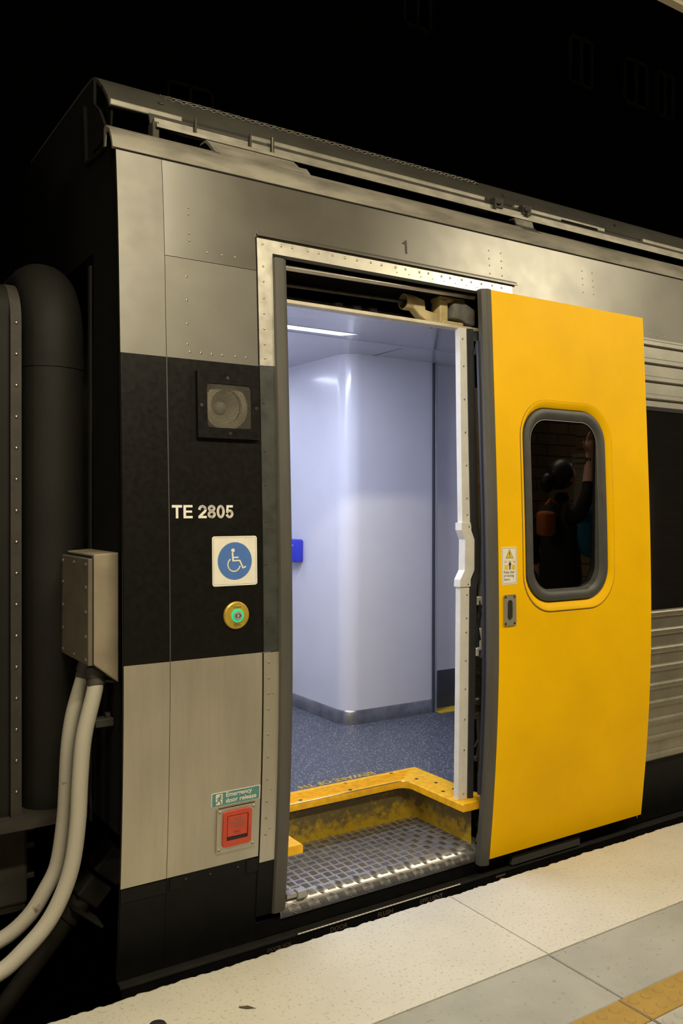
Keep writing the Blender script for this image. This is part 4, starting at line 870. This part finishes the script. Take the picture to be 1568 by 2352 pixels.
mb = MB().prism([(1.6125, 1.2910), (1.6525, 1.2910), (1.6325, 1.3260)], ondoor, 0.001, 0.0018); mb.build('triangle', 'yellow_strip', st)
mb = MB().prism([(1.6313, 1.302), (1.6337, 1.302), (1.6345, 1.3165), (1.6305, 1.3165)], ondoor, 0.0014, 0.0024).prism(disc(1.6325, 1.2965, 0.0018, 0.0018, 10), ondoor, 0.0014, 0.0024); mb.build('exclamation_mark', 'black_print', st)
mb = MB()
for x0, x1 in ((1.603, 1.624), (1.643, 1.663)):
    mb.prism([(x0, 1.243), (x1, 1.243), (x1, 1.262), (x0, 1.262)], ondoor, 0.001, 0.0018); stroke(mb, [(x0, 1.262), (x0, 1.282), (x1, 1.282), (x1, 1.262)], 0.0007, ondoor, 0.001, 0.0018)
mb.build('door_symbols', 'yellow_strip', st)
mb = MB().prism(disc(1.6335, 1.276, 0.0026, 0.0028, 12), ondoor, 0.001, 0.002).prism([(1.628, 1.2715), (1.639, 1.2715), (1.639, 1.259), (1.6365, 1.258), (1.6365, 1.243), (1.6305, 1.243), (1.6305, 1.258), (1.628, 1.259)], ondoor, 0.001, 0.002)
for x in (1.606, 1.653): mb.prism([(x, 1.2735), (x+0.008, 1.2735), (x+0.008, 1.2755), (x, 1.2755)], ondoor, 0.001, 0.002)
mb.build('person_symbol', 'black_print', st)
text('sticker_lettering', 'Keep clear\nof moving\ndoors', 'black_print', st, 0, 0, 0.0165, 0, fn=lambda a, b: (1.5985+a, py(1.2275+b)-DO-0.0016, 1.2275+b), sx=0.86, space=0.92)
hd = MB(); A = ring_pts(1.594, 1.663, 1.009, 1.138, 0.004, 60); B = ring_pts(1.6135, 1.6425, 1.032, 1.116, 0.0145, 60)
ya = lambda x, z, o: (x, py(z)-DO-o, z)
hd.grid([[ya(x, z, 0) for x, z in A], [ya(x, z, 0.006) for x, z in A], [ya(x, z, 0.006) for x, z in B], [ya(x, z, -0.008) for x, z in B]], closed_v=True); hd.prism(B, ondoor, 0.0004, 0.001)
hd = hd.build('handle_plate', 'steel_low', dr, 30, 'screwed steel recessed finger pull')
MB().prism(rrect(1.6125, 1.6435, 1.031, 1.117, 0.0145, 6), ondoor, 0.0008, 0.0016).build('pull_recess', 'darkmetal', hd)
hs = None
for x, z in ((1.603, 1.129), (1.653, 1.129), (1.603, 1.018), (1.653, 1.018)):
    p = Vector(ya(x, z, 0.006))
    if hs is None: hs = MB().lathe((0, 0, 0), (0, -1, 0), [(0.0052, 0), (0.0045, 0.0015), (0.002, 0.0015), (0.0015, 0.0004), (0.0001, 0.0004)], 10).build('handle_screw', 'darkmetal', hd, 40, origin=(0, 0, 0)); hs.location = p-org(hd)
    else: copy_at(hs, p, hd)

# ------------------------------------------------------------------ between the carriages: junction box, conduits, gangway
jb = thing('junction_box', (-0.04, 0.24, 0.93), 'dusty cream junction box on the carriage end wall', 'junction box')
mb = MB().prism([(0.012, 0.925), (-0.070, 0.990), (-0.070, 1.347), (0.012, 1.352)], lambda a, b, d: (a, d, b), 0.085, 0.395); mb.build('body', 'box', jb, bevel=0.004)
MB().box((-0.0745, 0.092, 0.985), (-0.070, 0.39, 1.342)).build('gasket', 'rubber_dark', jb)
MB().box((-0.089, 0.083, 0.988), (-0.0745, 0.397, 1.334)).build('lid', 'boxlid', jb, bevel=0.003)
b0 = None
for z in (1.315, 1.24, 1.16, 1.08, 1.005):
    for y in (0.105, 0.24, 0.375):
        if y == 0.24 and z not in (1.315, 1.005): continue
        p = Vector((-0.089, y, z))
        if b0 is None: b0 = MB().lathe((0, 0, 0), (-1, 0, 0), [(0.0065, 0), (0.006, 0.004), (0.0001, 0.0055)], 8).build('lid_bolt', 'boxlid', jb, 40, origin=(0, 0, 0)); b0.location = p-org(jb)
        else: copy_at(b0, p, jb)
def conduit(y0, pix, r, label, mt, clampz):
    t = thing('conduit', (pix[0][0], y0, pix[0][1]), label, 'cable conduit', 'conduits between the carriages')
    pts = [Vector((p[0], p[2] if len(p) > 2 else y0, p[1])) for p in pix]
    # smooth the path (Catmull-Rom)
    sm_ = []
    for i in range(len(pts)-1):
        p0, p1, p2_, p3 = pts[max(i-1, 0)], pts[i], pts[i+1], pts[min(i+2, len(pts)-1)]
        for k in range(5):
            u = k/5; sm_.append(0.5*((2*p1)+(-p0+p2_)*u+(2*p0-5*p1+4*p2_-p3)*u*u+(-p0+3*p1-3*p2_+p3)*u**3))
    sm_.append(pts[-1])
    MB().tube(sm_, r, 18).build('hose', mt, t, 60)
    a, b = sm_[0], sm_[2]; d = (b-a).normalized()
    mb = MB().tube([a-d*0.02, a+d*0.012, a+d*0.0121, a+d*0.035], r, 18, rs=[r+0.006, r+0.006, r+0.003, r+0.003]); mb.build('collar', 'soot', t, 40)
    mb = MB().cyl(a+d*0.02+Vector((r, -0.01, 0)), a+d*0.02+Vector((r+0.03, -0.012, -0.006)), 0.005, 8); mb.build('clamp_bolt', 'darkmetal', t, 40)
    return t
CAMP = Vector((-0.909, -2.68, 1.5))
conduit(0.14, [(-0.046, 0.945, 0.15), (-0.0496, 0.9000), (-0.0854, 0.751), (-0.0982, 0.6131), (-0.1053, 0.4747), (-0.1236, 0.3406), (-0.1571, 0.2437), (-0.2038, 0.1656), (-0.2697, 0.1027), (-0.3468, 0.0507), (-0.46, 0.03), (-0.60, 0.08), (-0.70, 0.25), (-0.74, 0.6), (-0.75, 0.95)], 0.0265, 'thicker pale conduit curving down from the junction box, nearer the platform', 'hose', 0)
conduit(0.23, [(-0.050, 0.955, 0.235), (-0.0780, 0.8700), (-0.0990, 0.7900), (-0.1120, 0.6900), (-0.1187, 0.5577), (-0.1259, 0.4512), (-0.1474, 0.3145), (-0.1855, 0.238), (-0.2424, 0.1604), (-0.3288, 0.1069), (-0.46, 0.09), (-0.60, 0.16), (-0.69, 0.35), (-0.74, 0.6), (-0.75, 0.95)], 0.0255, 'greyer conduit curving down behind the thicker pale one', 'hose_dark', 0)
mb = MB().box((-0.05, 0.13, 0.772), (0.012, 0.175, 0.800)).box((-0.012, 0.14, 0.785), (0.004, 0.165, 0.815)); mb.build('hose_bracket', 'soot', car, bevel=0.004)

def sweep_u(x0, x1, y0, y1, zb, zt, rc_, prof):       # sweep a closed (x, outward) profile along an inverted U in the y-z plane
    path = [((y0, zb), (-1, 0)), ((y0, zt-rc_), (-1, 0))]
    for k in range(1, 8): a = R(180-90*k/8); path.append(((y0+rc_+rc_*math.cos(a), zt-rc_+rc_*math.sin(a)), (math.cos(a), math.sin(a))))
    path += [((y0+rc_, zt), (0, 1)), ((y1-rc_, zt), (0, 1))]
    for k in range(1, 8): a = R(90-90*k/8); path.append(((y1-rc_+rc_*math.cos(a), zt-rc_+rc_*math.sin(a)), (math.cos(a), math.sin(a))))
    path += [((y1, zt-rc_), (1, 0)), ((y1, zb), (1, 0))]
    mb = MB(); rings = [[(x, p[0]+n_[0]*o, p[1]+n_[1]*o) for x, o in prof] for p, n_ in path]
    return mb.grid(rings, closed_v=True)
gw = thing('gangway_bellows', (-0.1, 1.45, 0.42), 'dark rounded rubber gangway hood between the carriages', 'gangway')
ell = [(-0.098+0.108*math.cos(2*math.pi*k/24), 0.095*math.sin(2*math.pi*k/24)) for k in range(24)]
sweep_u(0, 0, 0.49, 2.41, 0.42, 2.325, 0.22, ell).build('hood', 'bellows', gw, 40)
ell2 = [(-0.098+0.110*math.cos(2*math.pi*k/24), 0.0985*math.sin(2*math.pi*k/24)) for k in range(24)]
MB().grid([[(x, 0.49-o, z) for x, o in ell2] for z in (1.995, 2.04)], closed_v=True).build('joint_band', 'bellows', gw, 40)
MB().box((0.004, 0.375, 0.38), (0.011, 0.40, 2.36)).build('flange', 'bellows', gw)
sweep_u(0, 0, 0.41, 2.49, 0.42, 2.27, 0.14, [(-0.262, 0.02), (-0.226, 0.02), (-0.226, -0.06), (-0.262, -0.06)]).build('frame', 'soot', gw, 30, 'bolted gangway frame')
sweep_u(0, 0, 0.42, 2.48, 0.40, 2.27, 0.10, [(-0.75, 0.008), (-0.262, 0.012), (-0.262, -0.06), (-0.75, -0.06)]).build('sleeve', 'bellows', gw, 30)
b1 = None
for k in range(16):
    p = Vector((-0.243, 0.3895, 2.13-k*0.107))
    if b1 is None: b1 = rivet_mesh(0.0062, 0.004).build('frame_bolt', 'screw', gw, 60, origin=(0, 0, 0)); b1.location = p-org(gw)
    else: copy_at(b1, p, gw)
MB().box((-0.75, 0.36, 0.40), (-0.01, 2.5, 0.44)).build('gangway_floor', 'soot', gw)
MB().box((-0.5, 2.4, 0.42), (0.0, 2.5, 2.3)).build('hood_far', 'bellows', gw)
nc = thing('neighbour_carriage', (-3, 1.45, 0), 'next stainless rail carriage coupled beyond the gangway', 'train carriage')
for z0, z1, mt in ((2.0, 2.672, 'steel_post'), (0.992, 2.0, 'black'), (0.266, 0.992, 'steel_low'), (-0.05, 0.266, 'skirt')):
    sheet(MB(), -7.5, -0.76, z0, z1).build('side_panel', mt, nc, 40)
mb = MB(); mb.slab([[(-0.77, y, z) for z in (-0.1, 2.9)] for y in (0.07, 0.44)], (-0.01, 0, 0)); mb.slab([[(-0.77, y, z) for z in (2.3, 2.9)] for y in (0.44, 2.5)], (-0.01, 0, 0)); mb.slab([[(-0.77, y, z) for z in (-0.1, 2.9)] for y in (2.5, 2.85)], (-0.01, 0, 0)); mb.build('end_wall', 'void', nc)
MB().slab([[(x, y, z) for y, z in ((0.074, 2.674), (0.14, 2.767), (0.30, 2.9), (0.457, 3.057), (0.9, 3.23), (1.45, 3.275), (2.4, 3.06), (2.85, 2.7), (2.88, -0.1))] for x in (-7.5, -0.76)], (0, 0.0, -0.01)).build('roof', 'void', nc, 30)
MB().box((-7.5, 0.09, -0.4), (-0.78, 2.8, -0.06)).build('underframe', 'void', nc)
eq = thing('equipment_case', (-0.4, 0.6, 0.08), 'sooty square equipment case under the gangway', 'equipment case')
MB().box((-0.62, 0.50, 0.085), (-0.181, 0.95, 0.405)).build('case', 'soot', eq, bevel=0.012)
mb = MB()
for z in (0.33, 0.27, 0.16): mb.box((-0.182, 0.53, z), (-0.150, 0.60, z+0.02))
mb.build('lug', 'soot', eq, bevel=0.003)
MB().box((-0.64, 0.49, 0.07), (-0.19, 0.96, 0.085)).build('base_plate', 'darkmetal', eq)
dp = thing('coupler_damper', (0.1, 0.6, -0.1), 'slanted sooty damper with bolted collar below the carriage end', 'damper')
dv = Vector((0.17, 0.0, 0.19)).normalized()
def seg(a, b, r, n=14): return MB().cyl(Vector((0.145, 0.62, 0.105))+dv*a, Vector((0.145, 0.62, 0.105))+dv*b, r, n)
rotd = Matrix.Rotation(-math.atan2(0.19, 0.17), 3, 'Y')
MB().obox(Vector((0.145, 0.62, 0.105))+dv*0.02, (0.055, 0.06, 0.060), rotd).build('body', 'soot', dp, bevel=0.008)
MB().obox(Vector((0.145, 0.62, 0.105))-dv*0.095, (0.045, 0.05, 0.052), rotd).build('collar', 'soot', dp, bevel=0.008)
seg(-0.23, -0.14, 0.042).build('sleeve', 'soot', dp, 40); seg(-0.62, -0.23, 0.034).build('rod', 'soot', dp, 40)
mb = MB().obox(Vector((0.145, 0.60, 0.055))-dv*0.14, (0.006, 0.05, 0.075), rotd); mb.build('clamp', 'soot', dp, bevel=0.002)
mb = MB(); P = [[(x, 0.50+0.02*math.sin(x*40), 0.40-0.05*math.sin((x+0.2)/0.4*math.pi)+z) for z in (0, 0.05)] for x in lin(-0.19, 0.15, 14)]; mb.slab(P, (0, 0.02, 0)); ap = mb.build('rubber_apron', 'bellows', gw, 40)

# ------------------------------------------------------------------ person standing on the platform (seen mirrored in the door glass)
MT['skin'] = mat('skin', (0.62, 0.36, 0.27), 0.55); MT['hair'] = mat('dark hair', (0.012, 0.011, 0.012), 0.45)
MT['cloth'] = mat('black clothing', (0.012, 0.012, 0.013), 0.8, var=0.2, vscale=20); MT['orange'] = mat('orange bag cloth', (0.50, 0.13, 0.03), 0.8)
MT['bluebag'] = mat('blue backpack cloth', (0.01, 0.16, 0.33), 0.7, var=0.2, vscale=30); MT['pink'] = mat('pink bag', (0.55, 0.05, 0.12), 0.6)
pe = thing('person', (4.17, -2.06, 0), 'person in black clothes with blue backpack raising one arm, mirrored in door glass', 'person')
def skin_body(name, nodes, edges, mt, root):
    o0 = org(pe); me = bpy.data.meshes.new(name); me.from_pydata([tuple(Vector(n[0])) for n in nodes], edges, [])
    o = bpy.data.objects.new(name, me); COL.objects.link(o); o.parent = pe
    o.modifiers.new('skin', 'SKIN'); me.skin_vertices or None
    if not me.skin_vertices: me.attributes
    sv = me.skin_vertices[0].data
    for i, n in enumerate(nodes):
        sv[i].radius = (n[1], n[2] if len(n) > 2 else n[1]); sv[i].use_root = (i == root)
    sb = o.modifiers.new('smooth', 'SUBSURF'); sb.levels = 2; sb.render_levels = 2
    bpy.context.view_layer.update()
    dg = bpy.context.evaluated_depsgraph_get(); m2 = bpy.data.meshes.new_from_object(o.evaluated_get(dg))
    bpy.data.objects.remove(o); m2.materials.clear(); m2.materials.append(MT[mt])
    for p in m2.polygons: p.use_smooth = True
    o = bpy.data.objects.new(name, m2); COL.objects.link(o); o.parent = pe; WO[o.name] = o0
    return o
def use_skin():
    # person-local frame: faces +x, shoulders along y
    N_ = [((0, 0, 0.92), 0.14, 0.16), ((0, 0, 1.10), 0.12, 0.15), ((0, 0, 1.30), 0.12, 0.17), ((0, 0, 1.40), 0.08, 0.12), ((0.01, 0, 1.47), 0.055), ((0.02, 0, 1.55), 0.05),
          ((0, 0.17, 1.38), 0.06), ((0.03, 0.22, 1.52), 0.05), ((0.07, 0.20, 1.66), 0.042), ((0.08, 0.19, 1.80), 0.030),
          ((0, -0.18, 1.37), 0.06), ((-0.02, -0.25, 1.12), 0.045), ((0.12, -0.24, 0.92), 0.036), ((0.20, -0.22, 0.84), 0.028),
          ((0, 0.09, 0.86), 0.095), ((0.01, 0.10, 0.48), 0.06), ((-0.01, 0.10, 0.10), 0.042), ((0.14, 0.11, 0.035), 0.04, 0.035),
          ((0, -0.09, 0.86), 0.095), ((0.03, -0.10, 0.48), 0.06), ((0.01, -0.10, 0.10), 0.042), ((0.16, -0.11, 0.035), 0.04, 0.035)]
    E_ = [(0,1),(1,2),(2,3),(3,4),(4,5),(3,6),(6,7),(7,8),(8,9),(3,10),(10,11),(11,12),(12,13),(0,14),(14,15),(15,16),(16,17),(0,18),(18,19),(19,20),(20,21)]
    b = skin_body('body', N_, E_, 'cloth', 0)
    return b
try:
    bd = use_skin()
except Exception as ex:
    print('skin body', ex)
def blob(name, c, rad, mt, n=16, fn=None):
    mb = MB(); rings = []
    for i in range(n+1):
        a = math.pi*i/n; row = []
        for k in range(20):
            t = 2*math.pi*k/20; p = Vector((math.sin(a)*math.cos(t), math.sin(a)*math.sin(t), math.cos(a)))
            if fn: p = fn(p)
            row.append(Vector(c)+Vector((p.x*rad[0], p.y*rad[1], p.z*rad[2])))
        rings.append(row)
    mb.grid(rings, closed_v=True); return mb
def headfn(p):
    q = p.copy()
    if p.z < 0: q.x += 0.12*(-p.z); q.y *= 1-0.25*(-p.z)
    return q
pl_ = Vector((4.17, -2.06, 0))
hb = blob('head', pl_+Vector((0.035, 0, 1.635)), (0.095, 0.075, 0.118), 'skin', fn=headfn)
hb.prism([(0.118, 1.655), (0.152, 1.618), (0.122, 1.606)], lambda a, b, d: (pl_.x+a, pl_.y+d, b), -0.014, 0.014)
for s_ in (-1, 1): hb.add(blob('ear', pl_+Vector((0.02, s_*0.077, 1.635)), (0.020, 0.010, 0.030), 'skin', 8).v, blob('ear', (0, 0, 0), (1, 1, 1), 'skin', 8).f)
hb.build('head', 'skin', pe, 50)
mb = MB()
for s_ in (-1, 1): t_ = blob('eye', pl_+Vector((0.122, s_*0.03, 1.650)), (0.008, 0.013, 0.009), 'hair', 8); mb.add(t_.v, t_.f)
t_ = blob('mouth', pl_+Vector((0.128, 0, 1.578)), (0.008, 0.022, 0.005), 'hair', 8); mb.add(t_.v, t_.f); mb.build('face_features', 'hair', pe, 50)
def hairfn(p):
    q = p.copy()
    if p.x > 0.25 and p.z < 0.45: q.x = 0.25
    return q
hr = blob('hair', pl_+Vector((0.012, 0, 1.660)), (0.112, 0.090, 0.112), 'hair', fn=hairfn); t_ = blob('bun', pl_+Vector((-0.13, 0, 1.60)), (0.05, 0.045, 0.07), 'hair', 10); hr.add(t_.v, t_.f); hr.build('hair', 'hair', pe, 50)
def hand(base, up_, side, flip):
    b = Vector(base); u = Vector(up_).normalized(); s_ = Vector(side).normalized(); mb = MB()
    mb.tube([b, b+u*0.03, b+u*0.075, b+u*0.09], 0.03, 12, rs=[0.022, 0.034, 0.038, 0.030])
    n_ = u.cross(s_)
    for k, (l, o) in enumerate(((0.070, -0.030), (0.078, -0.010), (0.072, 0.010), (0.058, 0.028))):
        a = b+u*0.078+s_*o; mb.tube([a, a+u*l*0.5+n_*0.004, a+u*l*0.8+n_*0.014, a+u*l+n_*0.026], 0.009, 8, rs=[0.0095, 0.009, 0.008, 0.006])
    a = b+u*0.025-s_*0.03*flip; mb.tube([a, a-s_*0.03*flip+u*0.025, a-s_*0.04*flip+u*0.055], 0.010, 8, rs=[0.012, 0.010, 0.007])
    return mb
hd_ = hand(pl_+Vector((0.085, 0.19, 1.80)), (0.05, 0, 1), (1, 0, 0), 1); h2 = hand(pl_+Vector((0.20, -0.22, 0.84)), (0.5, 0, -1), (0, 1, 0), 1); hd_.add(h2.v, h2.f)
fo = MB().tube([pl_+Vector((0.05, 0.21, 1.60)), pl_+Vector((0.07, 0.20, 1.68)), pl_+Vector((0.085, 0.19, 1.81))], 0.04, 12, rs=[0.045, 0.040, 0.026]).tube([pl_+Vector((0.03, -0.25, 1.04)), pl_+Vector((0.12, -0.24, 0.92)), pl_+Vector((0.20, -0.22, 0.84))], 0.04, 12, rs=[0.046, 0.040, 0.026]); hd_.add(fo.v, fo.f)
hd_.build('forearms_and_hands', 'skin', pe, 50)
bp = thing('backpack', (4.0, -2.0, 1.05), 'blue backpack worn by the mirrored person', 'backpack')
t_ = blob('bag', (4.21, -1.90, 1.26), (0.13, 0.09, 0.20), 'bluebag'); t_.build('bag_body', 'bluebag', bp, 50)
MB().tube([(4.30, -1.93, 1.42), (4.25, -1.89, 1.47), (4.18, -1.88, 1.42), (4.16, -1.89, 1.2)], 0.016, 8).build('strap', 'cloth', bp, 50)
ob = thing('shoulder_bag', (4.0, -2.0, 1.2), 'orange cloth bag at the side of the mirrored person', 'bag')
MB().box((3.93, -2.06, 1.20), (4.05, -1.96, 1.38)).build('bag_body', 'orange', ob, 50, bevel=0.03)
MB().tube([(3.98, -2.0, 1.42), (4.02, -2.0, 1.46), (4.08, -2.0, 1.44)], 0.010, 8).build('strap', 'orange', ob, 50)
pk = thing('hand_bag', (4.42, -2.25, 0.6), 'pink bag held in the lowered hand of the mirrored person', 'bag')
MB().box((4.36, -2.32, 0.52), (4.52, -2.22, 0.72)).build('bag_body', 'pink', pk, bevel=0.015)
MB().tube([(4.39, -2.27, 0.72), (4.40, -2.27, 0.77), (4.46, -2.27, 0.77), (4.48, -2.27, 0.72)], 0.006, 6).build('bag_handle', 'pink', pk, 50)

pe.location = (3.86, -1.75, 0); pe.scale = (1.05, 1.05, 1.05)
for o_, d_ in ((bp, (-0.22, 0.31, 0.08)), (ob, (-0.33, 0.31, 0.10)), (pk, (-0.33, 0.31, 0.06))): o_.location = Vector(o_.location)+Vector(d_)

# ------------------------------------------------------------------ small things on the platform
dk = thing('unknown_dark_object', (-0.008, -0.31, 0), 'small dark unidentified object built as a domed cap near the platform edge', 'cap')  # unidentified dark object, its low dome shape is made up
MB().lathe((-0.008, -0.318, 0), (0, 0, 1), [(0.026, 0), (0.027, 0.004), (0.024, 0.009), (0.012, 0.0125), (0.0001, 0.013)], 24).build('dome', 'blackplastic', dk, 40)
MB().lathe((-0.008, -0.318, 0), (0, 0, 1), [(0.0275, 0.0), (0.0285, 0.0015), (0.0275, 0.003)], 24).build('rim', 'blackplastic', dk, 40)
lf = thing('dry_leaf', (0.25, -0.37, 0), 'small dry brown leaf scrap on the cream coping', 'leaf')
P = [[(0.25+0.017*u+0.003*math.sin(v*3), -0.3705-0.015*u*0.9+0.007*v*(1-u*u), 0.0015+0.002*abs(v)+0.0012*math.sin(u*4)) for v in (-1, -0.4, 0, 0.4, 1)] for u in lin(-0.98, 0.98, 9)]
MB().slab(P, (0, 0, 0.0006)).build('blade', 'debris', lf, 50)
MB().tube([(0.266, -0.384, 0.002), (0.272, -0.391, 0.003)], 0.0008, 5).build('stalk', 'debris', lf)
